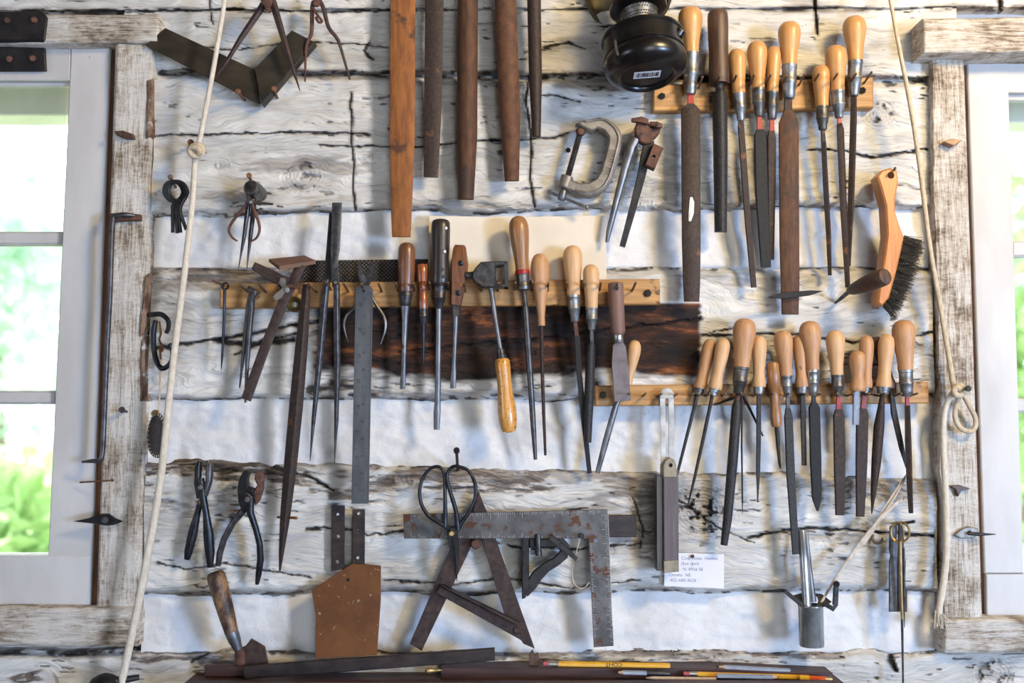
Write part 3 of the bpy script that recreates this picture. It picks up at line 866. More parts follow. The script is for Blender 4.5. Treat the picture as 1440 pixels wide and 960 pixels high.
# ------------------------------------------------------------------ handled tools
PROFS = {
    'pear': [(0, .02), (.008, .30), (.03, .58), (.07, .78), (.13, .93), (.2, 1.0), (.3, 1.0), (.42, .93), (.56, .82), (.72, .70), (.88, .62), (1, None)],
    'turned': [(0, .02), (.01, .32), (.035, .60), (.08, .84), (.15, .97), (.24, 1.0), (.38, .96), (.55, .84), (.70, .78), (.80, .80), (.89, .93), (.95, .95), (1, None)],
    'barrel': [(0, .02), (.006, .5), (.02, .8), (.05, .95), (.12, 1.0), (.35, .99), (.6, .93), (.85, 1.02), (.96, 1.0), (1, None)],
    'knob': [(0, .02), (.015, .35), (.05, .65), (.11, .88), (.2, 1.0), (.32, .99), (.45, .86), (.6, .76), (.75, .82), (.88, .98), (.95, .98), (1, None)],
    'oval': [(0, .02), (.01, .40), (.03, .68), (.07, .85), (.15, .96), (.35, 1.0), (.6, .97), (.8, .82), (1, None)],
    'waist': [(0, .3), (.01, .8), (.04, .97), (.2, 1.0), (.40, .96), (.42, .80), (.5, .70), (.6, .66), (.75, .80), (.86, .90), (.95, .82), (1, None)],
}
def hprof(kind, rmax, rend):
    return [(t, rend if q is None else max(q * rmax, 0.02) if q < .6 else (rmax * q if kind not in ('pear', 'oval') or t < .4 else rend + (rmax * q - rmax * .62) * max(0, (rmax - rend)) / (rmax * .38))) for t, q in PROFS[kind]]

def tool(name, label, cat, d, handle=None, ferrule=None, tang=None, blade=None, dt=None, group=None, extra=None):
    """handle (x0,y0,x1,y1,rmax,rend,kind,mat); ferrule (x0,y0,x1,y1,r0,r1,mat); tang/blade ([(x,y,halfw)], halfthick, shape, mat)"""
    allp = []
    if handle: allp += [handle[1], handle[3]]
    if blade: allp += [p[1] for p in blade[0]]
    y0, y1 = min(allp), max(allp)
    dt = d - 12 if dt is None else dt
    yb = handle[3] if handle else y0
    dd = lambda y: d if y <= yb else d + (dt - d) * (y - yb) / max(1, y1 - yb)
    hx, hy = (handle[0], handle[1]) if handle else blade[0][0][:2]
    t = thing(name, label, cat, (hx, hy, d), group)
    if handle:
        x0, yy0, x1, yy1, rm, re_, kind, m = handle
        mesh_obj('handle', MB().lathe((x0, yy0, d), (x1, yy1, d), hprof(kind, rm, re_), 24), m, t)
    if ferrule:
        x0, yy0, x1, yy1, r0, r1, m = ferrule
        pf = [(0, r0 * .9), (.01, r0), (.10, r0 * 1.02), (.12, r0 * .95), (.45, r0 * .95), (.47, r0), (.52, r0), (.54, r0 * .93), (.72, r0 * .5 + r1 * .48), (.76, r1 * 1.08), (.95, r1 * 1.03), (1, r1 * .85)]
        mesh_obj('ferrule', MB().lathe((x0, yy0, dd(yy0)), (x1, yy1, dd(yy1)), pf, 20), m, t)
    if tang:
        pts, h, sh, m = tang
        mesh_obj('tang', MB().sweep([(x, y, dd(y), q, h) for x, y, q in pts], sh), m, t)
    if blade:
        pts, h, sh, m = blade
        hs = h if isinstance(h, (list, tuple)) else [h] * len(pts)
        mesh_obj('blade', MB().sweep([(x, y, dd(y), q, k) for (x, y, q), k in zip(pts, hs)], sh), m, t)
    if extra: extra(t, dd)
    return t

# --- big files without handles hanging from above the frame
BIGF = 'large unhandled files hanging above'
tool('flat_file', 'longest broad flat file coated in orange rust, no handle', 'file', 36, None, None, ([(566, -66, 3), (566, -42, 7)], 2.5, 'rect', RUSTORANGE),
     ([(566, -44, 8), (566.5, -30, 17.5), (566.7, 0, 17.5), (565.6, 200, 17.4), (564.5, 290, 14.8), (564.3, 333, 12.9)], 3.2, 'rect', RUSTORANGE), 30, BIGF)
tool('flat_file', 'narrow dark brown flat file beside the orange rusted one', 'file', 34, None, None, ([(612, -66, 3), (612, -42, 6)], 2.2, 'rect', BROWNSTEEL),
     ([(612, -44, 7), (611.5, -30, 13), (611, 0, 13), (608.5, 160, 12), (606, 249, 10.2)], 3, 'rect', BROWNSTEEL), 28, BIGF)
tool('half_round_file', 'thick half-round rusty brown file with a straight shank', 'file', 38, None, None, ([(658, -66, 3), (658, -42, 7)], 2.5, 'rect', RUSTSTEEL),
     ([(658, -44, 8), (658, -30, 14.5), (657.5, 0, 14.5), (656.6, 190, 14.4), (655, 280, 11)], 7.5, 'half', RUSTSTEEL), 30, BIGF)
tool('half_round_rasp', 'half-round rasp speckled with bright rust, tapering downwards', 'rasp', 38, None, None, ([(709, -66, 3), (709, -42, 7)], 2.5, 'rect', RUSTSPECK),
     ([(709, -44, 8), (709.5, -30, 15), (710.5, 0, 15.3), (717, 159, 14.8), (719.8, 254, 10.2)], 7, 'half', RUSTSPECK), 30, BIGF)
tool('half_round_file', 'short slim brown half-round file without a handle', 'file', 36, None, None, ([(750, -66, 2.5), (750, -42, 5)], 2.2, 'rect', BROWNSTEEL),
     ([(750, -44, 6), (750.5, -30, 9.7), (751, 0, 9.7), (753, 110, 9.2), (754.5, 192, 6)], 5, 'half', BROWNSTEEL), 28, BIGF)

# --- top rack
TOPG = 'files in the top rack'
def chalk(t, dd):
    mb = MB().sweep([(972, 277, dd(277) + 3.6, 1.5, .25), (973, 284, dd(284) + 3.6, 3.4, .25), (972, 300, dd(300) + 3.6, 3.6, .25), (970, 311, dd(311) + 3.6, 1.6, .25)], 'rect')
    mesh_obj('chalk_mark', mb, WHITEPAINT, t)
tool('handled_file', 'wide flat file with a red tang and a white smear on its blade', 'file', 41, (970, 10, 972.5, 75, 17, 10.4, 'pear', LIGHTWOOD), (972.5, 74, 971, 133, 10.6, 7.6, ZINC),
     ([(971, 131, 4), (971, 148, 4.5)], 2, 'rect', REDPAINT), ([(971, 146, 5), (971, 150, 9), (971, 154, 13.2), (972, 340, 13), (972.5, 400, 11.8), (972.5, 424, 10.6)], 2.8, 'rect', BROWNSTEEL), 30, TOPG, chalk)
tool('handled_file', 'round dark file with a dark oily cylindrical handle', 'file', 41, (1009, 14, 1011.5, 118, 14.4, 13, 'barrel', DARKWOOD), None,
     ([(1011.5, 116, 6), (1012.5, 128, 6)], 5, 'round', DARKSTEEL), ([(1012.5, 126, 6), (1013, 134, 10.4), (1014, 200, 10.2), (1014.5, 326, 8.6)], 7.5, 'half', DARKSTEEL), 30, TOPG)
tool('handled_file', 'narrow flat file slanting right, beside the red-tanged black file', 'file', 40, (1035.5, 69, 1039, 132, 12.4, 9, 'pear', LIGHTWOOD), (1039, 131, 1042, 170, 8.4, 5.4, ZINC),
     None, ([(1042, 169, 3), (1042, 178, 4.4), (1050, 290, 4.4), (1060, 404, 3.8)], 2.6, 'rect', BROWNSTEEL), 24, TOPG)
tool('handled_file', 'broad black file with a red tang and pear handle', 'file', 44, (1064, 58, 1066.5, 125, 14, 8.8, 'pear', LIGHTWOOD), (1066.5, 124, 1067.5, 164, 9, 6, DARKFERR),
     ([(1067.5, 163, 3.2), (1068.5, 184, 4.2)], 2, 'rect', REDPAINT), ([(1068.5, 182, 4.5), (1069, 190, 8.6), (1071, 270, 8.8), (1077, 376, 7)], 2.6, 'rect', BLACKSTEEL), 32, TOPG)
tool('handled_file', 'slim file with a red tang and tarnished brown ferrule, half hidden by the black one', 'file', 37, (1088.5, 65, 1086, 130, 10.6, 8.4, 'pear', LIGHTWOOD), (1086, 129, 1085.5, 168, 8.4, 6.4, DARKFERR),
     ([(1085.5, 167, 3), (1085.3, 186, 3.6)], 2, 'rect', REDPAINT), ([(1085, 184, 4), (1085, 194, 5.8), (1085, 260, 5.4), (1085, 365, 3.2)], 2.4, 'rect', BROWNSTEEL), 20, TOPG)
tool('handled_file', 'longest rusty flat file in its rack, with a wide blade and zinc ferrule', 'file', 41, (1110, 31, 1110, 92, 15.6, 10.4, 'pear', LIGHTWOOD), (1110, 91, 1109.5, 139, 10.6, 7.8, ZINC),
     ([(1108.5, 138, 5), (1108, 158, 6)], 2.2, 'rect', BROWNSTEEL), ([(1108, 156, 6), (1109, 168, 12), (1109, 173, 13.8), (1110, 340, 13.6), (1111, 400, 12.8), (1111, 442, 11.6)], 2.8, 'rect', RUSTSTEEL), 32, TOPG)
tool('handled_file', 'short-handled thin square file with a dark ferrule, lowest handle in its rack', 'file', 40, (1154.5, 92, 1156, 150, 12.4, 9, 'pear', LIGHTWOOD), (1156, 149, 1157, 183, 9, 5.8, DARKFERR),
     ([(1157, 181, 2.6), (1158, 200, 3)], 2.4, 'rect', BROWNSTEEL), ([(1158, 199, 3.8), (1161, 260, 4.2), (1165, 330, 3.8), (1167, 387, 2.8)], 3.2, 'diamond', BROWNSTEEL), 24, TOPG)
tool('handled_file', 'square file with a touch of red at the tang, slanting across the last file', 'file', 43, (1174.5, 64, 1178, 128, 15, 9.6, 'pear', LIGHTWOOD), (1178, 127, 1180, 166, 9.4, 5.8, ZINC),
     ([(1180, 164, 2.4), (1180.5, 176, 3)], 2, 'rect', REDPAINT), ([(1180.5, 174, 4.2), (1181.5, 182, 5.4), (1186, 290, 5.2), (1192, 404, 3.6)], 4, 'diamond', BROWNSTEEL), 32, TOPG)
tool('handled_file', 'square file with the tallest pear handle at the end of its rack', 'file', 38, (1201, 23, 1203, 86, 16, 10.2, 'pear', LIGHTWOOD), (1203, 85, 1200.5, 135, 10.4, 7, ZINC),
     None, ([(1200.5, 133, 4.2), (1200, 170, 5), (1197, 270, 4.8), (1193, 374, 3.4)], 4, 'diamond', BROWNSTEEL), 18, TOPG)

# --- middle rack, right part
MIDG = 'tools in the middle rack'
tool('screwdriver', 'red-brown oval screwdriver with a wide tapering steel bolster', 'screwdriver', 40, (572, 341, 571, 410, 12.2, 10, 'oval', OLDWOOD), (571, 400, 570, 430, 9.6, 7.4, GUNIRON),
     None, ([(570, 426, 7), (569.4, 445, 5.2), (568.5, 480, 3.8), (567, 528, 3.6), (566.5, 536, 4.2), (566, 547, 3.7)], [5, 4.5, 3.6, 3.2, 1.8, 1.0], 'round', STEEL), 26, MIDG)
tool('screwdriver', 'small screwdriver with a glossy orange-red turned handle and bright tip', 'screwdriver', 36, (593.7, 371, 595, 434, 8.6, 6.6, 'waist', REDWOOD), (595, 433, 595.5, 455, 6.8, 5, GUNIRON),
     None, ([(595.5, 454, 2.6), (595.3, 495, 2.4), (595, 503, 2.4), (595, 511, 1.2)], [2.6, 2.4, 1.6, .6], 'round', BLUEIRON), 28, MIDG)
def rivets(pts, r, m, h=9, nm='rivet'):
    def ex(t, dd):
        for x, y, k in pts:
            mesh_obj(nm, MB().lathe((x, y, dd(y) + k - 3), (x, y, dd(y) + k + 1.2), [(0, r), (.75, r), (.93, r * .7), (1, r * .2)], 12), m, t)
    return ex
def black_driver(t, dd):
    rivets([(626, 321, 10.5), (624, 354, 11)], 3.6, BRIGHT)(t, dd)
    for x, y in ((622, 379), (623, 389)):
        mesh_obj('hole', MB().lathe((x, y, dd(y) + 8), (x, y, dd(y) + 13.2), [(0, 2.6), (1, 2.6)], 12), GRAPHITE, t)
tool('screwdriver', 'big black-handled screwdriver with silver rivets and a long thick shaft', 'screwdriver', 40, (620, 308, 618.5, 403, 13.4, 11.5, 'barrel', BLACKWOOD), (618.5, 402, 617, 434, 9.4, 6, GUNIRON),
     None, ([(617, 432, 4.4), (616.6, 470, 4.2), (615.5, 560, 4.2), (614.6, 580, 5), (614, 604, 4.2)], [4.4, 4.2, 4, 2.6, 1.2], 'round', STEEL), 30, MIDG, black_driver)
tool('screwdriver', 'scale-handled screwdriver of cracked brown wood with two iron rivets', 'screwdriver', 39, None, None,
     ([(642, 424, 6.5), (641, 445, 4.4)], 4, 'rect', GUNIRON), ([(641, 443, 4.5), (640, 470, 3.2), (638.5, 510, 2.8), (637.8, 524, 3.6), (637, 546, 4.2)], [4, 3.2, 2.4, 1.6, .9], 'round', STEEL), 28, MIDG,
     lambda t, dd: (mesh_obj('handle', MB().sweep([(646.8, 345, 39, 7, 5), (646.6, 349, 39, 9, 8), (646.5, 372, 39, 12, 10), (644.5, 400, 39, 10, 9.5), (643, 415, 39, 8.5, 8.5), (641.6, 429, 39, 7.4, 7)], 'rect'), OLDWOOD, t),
                    rivets([(648, 370, 10.5), (644.5, 412, 9)], 4, IRON)(t, dd)))
# hammer hanging by its head
h = thing('tack_hammer', 'small hammer hanging head up, with an amber varnished handle', 'hammer', (690, 388, 46), MIDG)
mesh_obj('head', MB().plate([(676, 368), (697, 367), (697, 404), (677, 404), (668, 397), (664, 391), (664, 384), (668, 377)], 56, 22, ch=1.6), GUNIRON, h)
mesh_obj('striking_face', MB().lathe((666, 387, 45), (654, 387, 45), [(0, 6), (.4, 5), (.7, 5.2), (.75, 6), (1, 5.6)], 16), GUNIRON, h)
for q in ([(695, 367), (713, 367), (713, 372), (695, 374)], [(695, 397), (714, 399), (714, 404), (695, 404)], [(708, 367), (714, 367), (715, 404), (709, 404)]):
    mesh_obj('claw', MB().plate(q, 54, 20, ch=1), GUNIRON, h)
mesh_obj('shaft', MB().sweep([(690, 402, 45, 3.8, 3.8), (697, 450, 44, 3.2, 3.2), (704, 492, 42, 3, 3)], 'round'), STEEL, h)
mesh_obj('ferrule', MB().lathe((703.5, 490, 42), (706, 506, 42), [(0, 4), (.05, 5.5), (.5, 6), (.55, 7.2), (1, 7.2)], 16), GUNIRON, h)
mesh_obj('handle', MB().lathe((706, 504, 42), (716, 608, 40), [(0, 8), (.03, 10.4), (.12, 10.8), (.3, 10), (.5, 11), (.7, 13.2), (.82, 13.2), (.93, 11.4), (.985, 9.4), (.99, 5), (1, 4.6)], 22), AMBERWOOD, h)
tool('handled_file', 'long round file with a dark brown handle and a red ring above its ferrule', 'file', 42, (728, 303.5, 735, 386, 14, 9.4, 'pear', MIDWOOD), (735, 384, 736.6, 408, 9.4, 9, DARKFERR),
     ([(736.6, 406, 2.8), (738.6, 428, 3)], 2.6, 'round', GUNIRON), ([(738.4, 424, 3.2), (739.5, 440, 5), (745, 520, 4.6), (750, 600, 4), (753, 646, 2.6)], [3.2, 5, 4.6, 4, 2.6], 'round', GUNIRON), 28, MIDG,
     lambda t, dd: mesh_obj('ring', MB().lathe((734.4, 380, 42), (734.9, 386, 42), [(0, 9.6), (.1, 10), (.9, 10), (1, 9.6)], 24), REDPAINT, t))
tool('handled_file', 'thin round file with a plain brown pear handle and no ferrule', 'file', 41, (758.7, 356, 761.5, 458, 13.2, 5, 'pear', TANWOOD), None,
     None, ([(761.5, 456, 2.6), (762, 500, 2.7), (764.5, 580, 2.4), (767, 640, 1.8)], [2.6, 2.6, 2.3, 1.6], 'round', BROWNSTEEL), 28, MIDG)
tool('handled_file', 'dark flat file with a rusty tang and a pale handle, crossing its neighbour', 'file', 36, (805, 345, 806.5, 415, 13.6, 9.4, 'pear', PALEWOOD), (806.5, 414, 808.5, 452, 8.8, 6, ZINC),
     ([(808.5, 450, 2.6), (811.5, 476, 3)], 2, 'rect', RUSTIRON), ([(811.5, 472, 4), (814, 520, 4), (822, 600, 3.8), (829, 665, 3)], 2.4, 'rect', BLACKSTEEL), 22, MIDG)
tool('handled_file', 'half-round file with a pale handle, its tip over a thin black blade', 'file', 42, (831, 371.6, 832, 433, 11.6, 8.6, 'pear', PALEWOOD), (832, 432, 832, 464, 8.4, 5.4, ZINC),
     ([(832, 462, 2.4), (832.3, 482, 2.8)], 2, 'rect', GUNIRON), ([(832.2, 480, 4), (831, 488, 6.6), (829, 550, 6.8), (826.4, 622, 5.4)], 4.4, 'half', DARKSTEEL), 32, MIDG)
pk = thing('putty_knife', 'putty knife with a mauve-brown cylindrical handle and a wide thin blade', 'putty knife', (865, 397, 48), MIDG)
mesh_obj('handle', MB().lathe((865.5, 397, 46), (869, 471, 46), [(0, 8), (.012, 10), (.05, 10.8), (.5, 10.8), (.93, 10.4), (.98, 9), (1, 7.6)], 22), MAUVEWOOD, pk)
mesh_obj('hanging_hole', MB().lathe((867, 405, 52), (867, 405, 57.4), [(0, 3.2), (1, 3.2)], 14), GRAPHITE, pk)
mesh_obj('ferrule', MB().lathe((869, 470, 46), (870, 482, 45), [(0, 7), (.1, 7.4), (.9, 7), (1, 6)], 18), BRIGHT, pk)
mesh_obj('blade', MB().plate([(862, 485), (867, 480), (876, 480), (880, 487), (884, 515), (887, 563), (864, 565), (860, 510)], 46, 1.8, ch=.5), mat('dull_mauve_blade', (.115, .095, .10), (.18, .15, .155), (60, 60, 60), .5, .5, .06), pk)
tool('handled_file', 'small round file leaning left behind the putty knife', 'file', 30, (893.5, 478, 884, 540, 9.8, 5, 'pear', PALEWOOD), None,
     None, ([(884, 538, 2.5), (868, 567, 3), (865, 574, 4.4), (852, 620, 4.6), (840, 665, 3.4)], [2.5, 3, 4.4, 4.6, 3], 'round', STEEL), 18, MIDG)

# --- middle rack, left part
al = thing('hooked_awl', 'thin straight steel awl hanging by its eye at the rack end', 'awl', (316, 403, 36), MIDG)
mesh_obj('rod', MB().sweep([(316, 406, 38, 2.2, 2.2), (315, 450, 35, 1.9, 1.9), (312.6, 500, 30, 1.8, 1.8), (311, 520, 28, .5, .5)], 'round'), BLUEIRON, al)
mesh_obj('eye', MB().tube([(316, 407, 38), (321, 403, 40), (319, 398, 42), (314, 399, 42), (313, 404, 40)], 1.6, 8, 4, True), BLUEIRON, al)
tg = thing('bent_rod_tongs', 'pair of bent grey steel rods tapering to points, hooked over a nail', 'tongs', (354, 412, 40), MIDG)
mesh_obj('rod', MB().tube([(349, 404, 44), (356, 409, 44), (352, 418, 42), (348, 440, 38), (343, 490, 33), (337, 545, 28)], [2.6, 3.4, 3.6, 3.2, 2.8, 1.0], 10), GUNIRON, tg)
mesh_obj('rod', MB().tube([(352, 406, 48), (359, 411, 48), (355, 419, 46), (353, 440, 42), (349, 490, 37), (345, 566, 32)], [2.6, 3.6, 4.2, 4.2, 3.6, 1.4], 10), GUNIRON, tg)
bv = thing('sliding_angle_gauge', 'rusty adjustable angle gauge with a wing nut and a long slanting blade', 'angle gauge', (398, 407, 46), MIDG)
mesh_obj('blade', MB().sweep([(424, 372, 46, 6.8, 1.6), (398, 425, 46, 7, 1.6), (372, 490, 44, 7, 1.6), (346, 562, 40, 7.2, 1.6)], 'rect'), PURPLERUST, bv)
mesh_obj('stock', MB().plate([(353, 378), (358, 368), (381, 378), (408, 392), (398, 404), (374, 392)], 60, 14, ch=1.2), PURPLERUST, bv)
wn = mesh_obj('wing_nut', MB().lathe((400, 406, 58), (404, 408, 66), [(0, 5.5), (.8, 5), (1, 3.5)], 12), CASTGREY, bv)
mesh_obj('wing', MB().sweep([(400, 404, 64, 2.6, 2), (397, 397, 68, 5, 1.8), (398, 391, 70, 3.4, 1.2)], 'rect'), CASTGREY, wn)
mesh_obj('wing', MB().sweep([(400, 407, 64, 2.8, 2), (393, 415, 66, 5.6, 2), (386, 420, 67, 4, 1.2)], 'rect'), CASTGREY, wn)
mesh_obj('bolt', MB().lathe((404, 402, 56), (416, 403, 56), [(0, 2.6), (.7, 2.6), (.72, 3.8), (1, 3.8)], 8), RUSTIRON, bv)
single('brown_block', 'small flat reddish-brown wooden block lying on the rack', 'block', MB().put(
    [P(378, 364, 44), P(428, 359, 22), P(444, 366, 38), P(393, 374, 62), P(378, 368, 44), P(428, 364, 22), P(444, 371, 38), P(393, 380, 62)],
    [(0, 1, 2, 3), (7, 6, 5, 4), (0, 4, 5, 1), (1, 5, 6, 2), (2, 6, 7, 3), (3, 7, 4, 0)]), mat('red_brown_block', (.09, .042, .026), (.145, .07, .042), (20, 60, 60), .7, 0, .1), None, 0)
single('amber_knob', 'small round amber knob tucked under the rack beside the wing nut', 'knob',
       MB().lathe((414, 428, 16), (414, 428, 32), [(0, 11), (.5, 11.5), (.8, 10.5), (.95, 8), (1, 3)], 20), mat('dark_amber', (.05, .032, .006), (.16, .10, .02), (60, 60, 60), .3, 0, .1, coat=.4))
sq = thing('square_file', 'long tapering square bar file without a handle, faces rusty brown', 'file', (431, 402, 44), MIDG)
mesh_obj('blade', MB().sweep([(431.5, 400, 44, 5, 4.5), (430, 420, 44, 6.4, 6), (424, 490, 43, 8.8, 8.5), (417, 567, 40, 9.6, 9), (409, 650, 36, 9.2, 8.5), (401, 728, 31, 7, 6.5), (396, 775, 27, 3.8, 3.5), (393.5, 803, 25, 1.2, 1.2)], 'diamond'), BROWNSTEEL, sq)
dv = thing('large_dividers', 'tall pair of dividers with a flat strap handle and long tapering legs', 'dividers', (472, 405, 46), MIDG)
mesh_obj('strap', MB().sweep([(474, 285, 44, 7, 1.6), (473.5, 310, 44, 6.8, 1.6), (471.5, 350, 45, 6.6, 1.6), (470.5, 365, 45, 5, 1.6), (471, 385, 46, 5.6, 1.6), (473, 403, 46, 5, 1.6)], 'rect'), GUNIRON, dv)
mesh_obj('strap', MB().sweep([(468, 300, 36, 5, 1.4), (464, 350, 37, 5, 1.4), (460, 395, 40, 5, 1.4)], 'rect'), IRON, dv)
mesh_obj('leg', MB().sweep([(460, 393, 44, 4.6, 4), (456, 430, 42, 5, 4.5), (450, 500, 38, 4.6, 4.2), (441, 590, 33, 3, 2.8), (436, 648, 30, .6, .6)], 'diamond'), GUNIRON, dv)
mesh_obj('leg', MB().sweep([(473.5, 400, 48, 4.6, 4), (473.8, 440, 46, 4.6, 4.2), (474.5, 510, 42, 4.6, 4.2), (473, 590, 36, 3, 2.8), (470.5, 650, 32, .6, .6)], 'diamond'), GUNIRON, dv)
mesh_obj('pivot', MB().lathe((472, 397, 46), (472, 397, 54), [(0, 4), (.7, 4), (1, 2.6)], 12), DARKFERR, dv)
# outside calipers behind the steel rule
oc = thing('spring_calipers', 'bow-legged outside calipers half hidden behind the steel rule', 'calipers', (513, 400, 32), MIDG)
mesh_obj('jaw', MB().sweep([(506, 368, 36, 1.6, 2), (506, 380, 36, 3.6, 3), (510, 391, 35, 5, 3), (514, 402, 32, 4, 3)], 'rect'), GUNIRON, oc)
mesh_obj('jaw', MB().sweep([(521, 368, 36, 1.6, 2), (523, 378, 36, 4, 3), (519, 390, 35, 5, 3), (514, 402, 32, 4, 3)], 'rect'), GUNIRON, oc)
mesh_obj('leg', MB().tube([(511, 404, 32), (500, 430, 32), (487, 444, 32), (484, 460, 31), (490, 482, 30)], [2.8, 2.4, 2.2, 1.8, .8], 8), DARKFERR, oc)
mesh_obj('leg', MB().tube([(517, 404, 32), (527, 425, 32), (540, 445, 32), (542, 462, 31), (535, 484, 30)], [2.8, 2.4, 2.2, 1.8, .8], 8), DARKFERR, oc)
# steel rule
ru = thing('steel_rule', 'grey twelve-inch steel rule hanging from a nail', 'ruler', (512, 402, 44), MIDG)
rq = [(500, 406), (504, 401), (520, 401), (524.5, 406), (518.5, 708), (494, 708)]
mesh_obj('blade', MB().plate(rq, 44, 1.4, [(511, 409, 2.4)], ch=.4), RULESTEEL, ru)
tk = MB()
for k in range(0, 193):
    y = 412 + k * (291 / 192.0); f = (y - 406) / 302.0
    xr = 524.5 - 6 * f - .8; L = 5.5 if k % 16 == 0 else 3.6 if k % 8 == 0 else 2.2
    tk.put([P(xr - L, y, 44.25), P(xr, y, 44.25), P(xr, y + .45, 44.25), P(xr - L, y + .45, 44.25)], [(0, 1, 2, 3)])
    if k % 2 == 0:
        xl = 500 - 6 * f + .8
        tk.put([P(xl, y, 44.25), P(xl + L, y, 44.25), P(xl + L, y + .45, 44.25), P(xl, y + .45, 44.25)], [(0, 1, 2, 3)])
mesh_obj('graduations', tk, PRINT, ru, smooth=0)
nm = MB()
for k, s_ in enumerate(['12', '11', '10', '9', '8', '7', '6', '5', '4', '3', '2', '1']):
    y = 424 + k * 24.3; f = (y - 406) / 302.0
    text_mb(s_, 515.5 - 6 * f, y, 6.2, 90, 44.3, nm)
for k, s_ in enumerate(['30', '28', '25', '20', '18', '15', '10', '5']):
    y = 431 + k * 36; f = (y - 406) / 302.0
    text_mb(s_, 509 - 6 * f, y, 6.2, 90, 44.3, nm)
mesh_obj('numerals', nm, PRINT, ru, smooth=0)
# punched rasp strip and cream card
single('perforated_rasp', 'dark punched-metal rasp strip behind the dividers, resting on the rack', 'rasp', MB().plate([(418, 372), (444, 366), (602, 364), (602, 400), (418, 402)], 11, 3, ch=.6), RASP)
single('cream_card', 'cream cardboard sheet on the wall behind the screwdrivers', 'card', MB().plate([(603, 303), (700, 305), (852, 303), (853, 396), (601, 398)], 9.5, 2.4, ch=.4), CARD)

# --- lower rack
LOWG = 'small files in the lower rack'
tool('needle_file', 'thin round file with a worn beech handle, leaning furthest left in the lower rack', 'file', 30, (1000, 476.5, 984, 546, 9.8, 8.4, 'turned', TANWOOD), (984, 544, 981, 555, 7.4, 6.4, DARKFERR),
     None, ([(981, 553, 2.4), (968, 605, 2.4), (953, 664, 2), (949, 680, .8)], [2.4, 2.4, 2, .8], 'round', DARKSTEEL), 24, LOWG)
tool('needle_file', 'thin round file with a pale beech handle, leaning left with its point at the knot', 'file', 43, (1018.5, 475, 1005, 547, 10.4, 9, 'turned', PALEWOOD), (1005, 546, 1002, 556, 7.6, 6.6, ZINC),
     None, ([(1002, 554, 2.6), (990, 612, 2.6), (976, 675, 2.1), (967, 711, .8)], [2.6, 2.6, 2.1, .8], 'round', DARKSTEEL), 26, LOWG)
tool('handled_file', 'thick black round file with a fat pear handle and dark ferrule', 'file', 44, (1048, 447.5, 1043, 516, 16, 10.8, 'pear', TANWOOD), (1043, 515, 1038, 554, 10.6, 7, DARKFERR),
     ([(1038, 552, 3.6), (1036.5, 564, 4)], 3.6, 'round', RUSTIRON), ([(1036.5, 562, 4), (1036, 572, 7.2), (1030, 650, 7.4), (1023, 730, 6.4), (1018, 766, 5)], [4, 7, 7.4, 6.4, 5], 'round', DARKSTEEL), 32, LOWG)
tool('wire_needle', 'hair-thin black needle rod hanging beside the thick round file', 'needle', 26, None, None, None,
     ([(1043.5, 556, 1.5), (1043, 620, 1.4), (1044, 700, 1.2), (1044, 723, .4)], [1.5, 1.4, 1.2, .4], 'round', DARKSTEEL), 22, LOWG)
tool('handled_file', 'slim tapering file with a pale turned handle, next to the orange-brown awl', 'file', 40, (1068, 472, 1067, 544, 10.2, 9.4, 'turned', PALEWOOD), (1067, 542, 1067, 554, 8, 7, ZINC),
     None, ([(1067, 552, 2.8), (1067, 600, 3.2), (1066, 660, 2.8), (1065.5, 706, .7)], [2.6, 3, 2.6, .7], 'rect', DARKSTEEL), 28, LOWG)
single('bent_rod', 'thin black bent rod wedged behind the lower rack files', 'rod', MB().tube([(1004, 569, 24), (1028, 561, 25), (1044, 556, 26), (1050, 566, 26), (1073, 613, 26)], [1.2, 1.8, 2, 2, 1.2], 8, 4), IRON)
tool('awl', 'small awl with a brown turned handle hanging low', 'awl', 38, (1086.5, 508.5, 1092, 600, 9.2, 6.4, 'waist', MIDWOOD), None,
     None, ([(1092, 598, 3), (1094, 625, 2.8), (1096, 650, 2), (1097.5, 659, .8)], [3, 2.6, 1.8, .8], 'round', DARKSTEEL), 30, LOWG)
tool('handled_file', 'longest flat file of the lower rack, slanting down to the tin can', 'file', 41, (1100, 464, 1106, 528, 13, 8.4, 'pear', TANWOOD), (1106, 527, 1107.5, 558, 7.4, 5.2, ZINC),
     ([(1107.5, 556, 2.6), (1108, 576, 3)], 2, 'rect', GUNIRON), ([(1108, 574, 3.4), (1108.6, 586, 5.8), (1112, 670, 5.8), (1119, 779, 4.6)], 2.8, 'rect', DARKSTEEL), 40, LOWG)
tool('handled_file', 'short narrow file with a turned handle crowded against a silver-ferruled one', 'file', 36, (1124, 469.5, 1128, 544, 10.2, 9.4, 'turned', TANWOOD), (1128, 542, 1128, 553, 8, 7, ZINC),
     None, ([(1128, 551, 3), (1129, 570, 3.6), (1131, 654, 3.2)], 2.6, 'rect', DARKSTEEL), 26, LOWG)
tool('handled_file', 'black pointed file with a bright silver ferrule', 'file', 42, (1138, 451, 1143, 520, 15, 8.8, 'pear', TANWOOD), (1143, 519, 1144, 556, 8.4, 6.4, BRIGHT),
     ([(1144, 554, 2.8), (1144.4, 568, 3.2)], 2, 'rect', DARKSTEEL), ([(1144.4, 566, 4), (1145, 573, 7.8), (1147, 650, 7.8), (1148.5, 700, 6.6), (1149.5, 718, .8)], 2.6, 'rect', BLACKSTEEL), 32, LOWG)
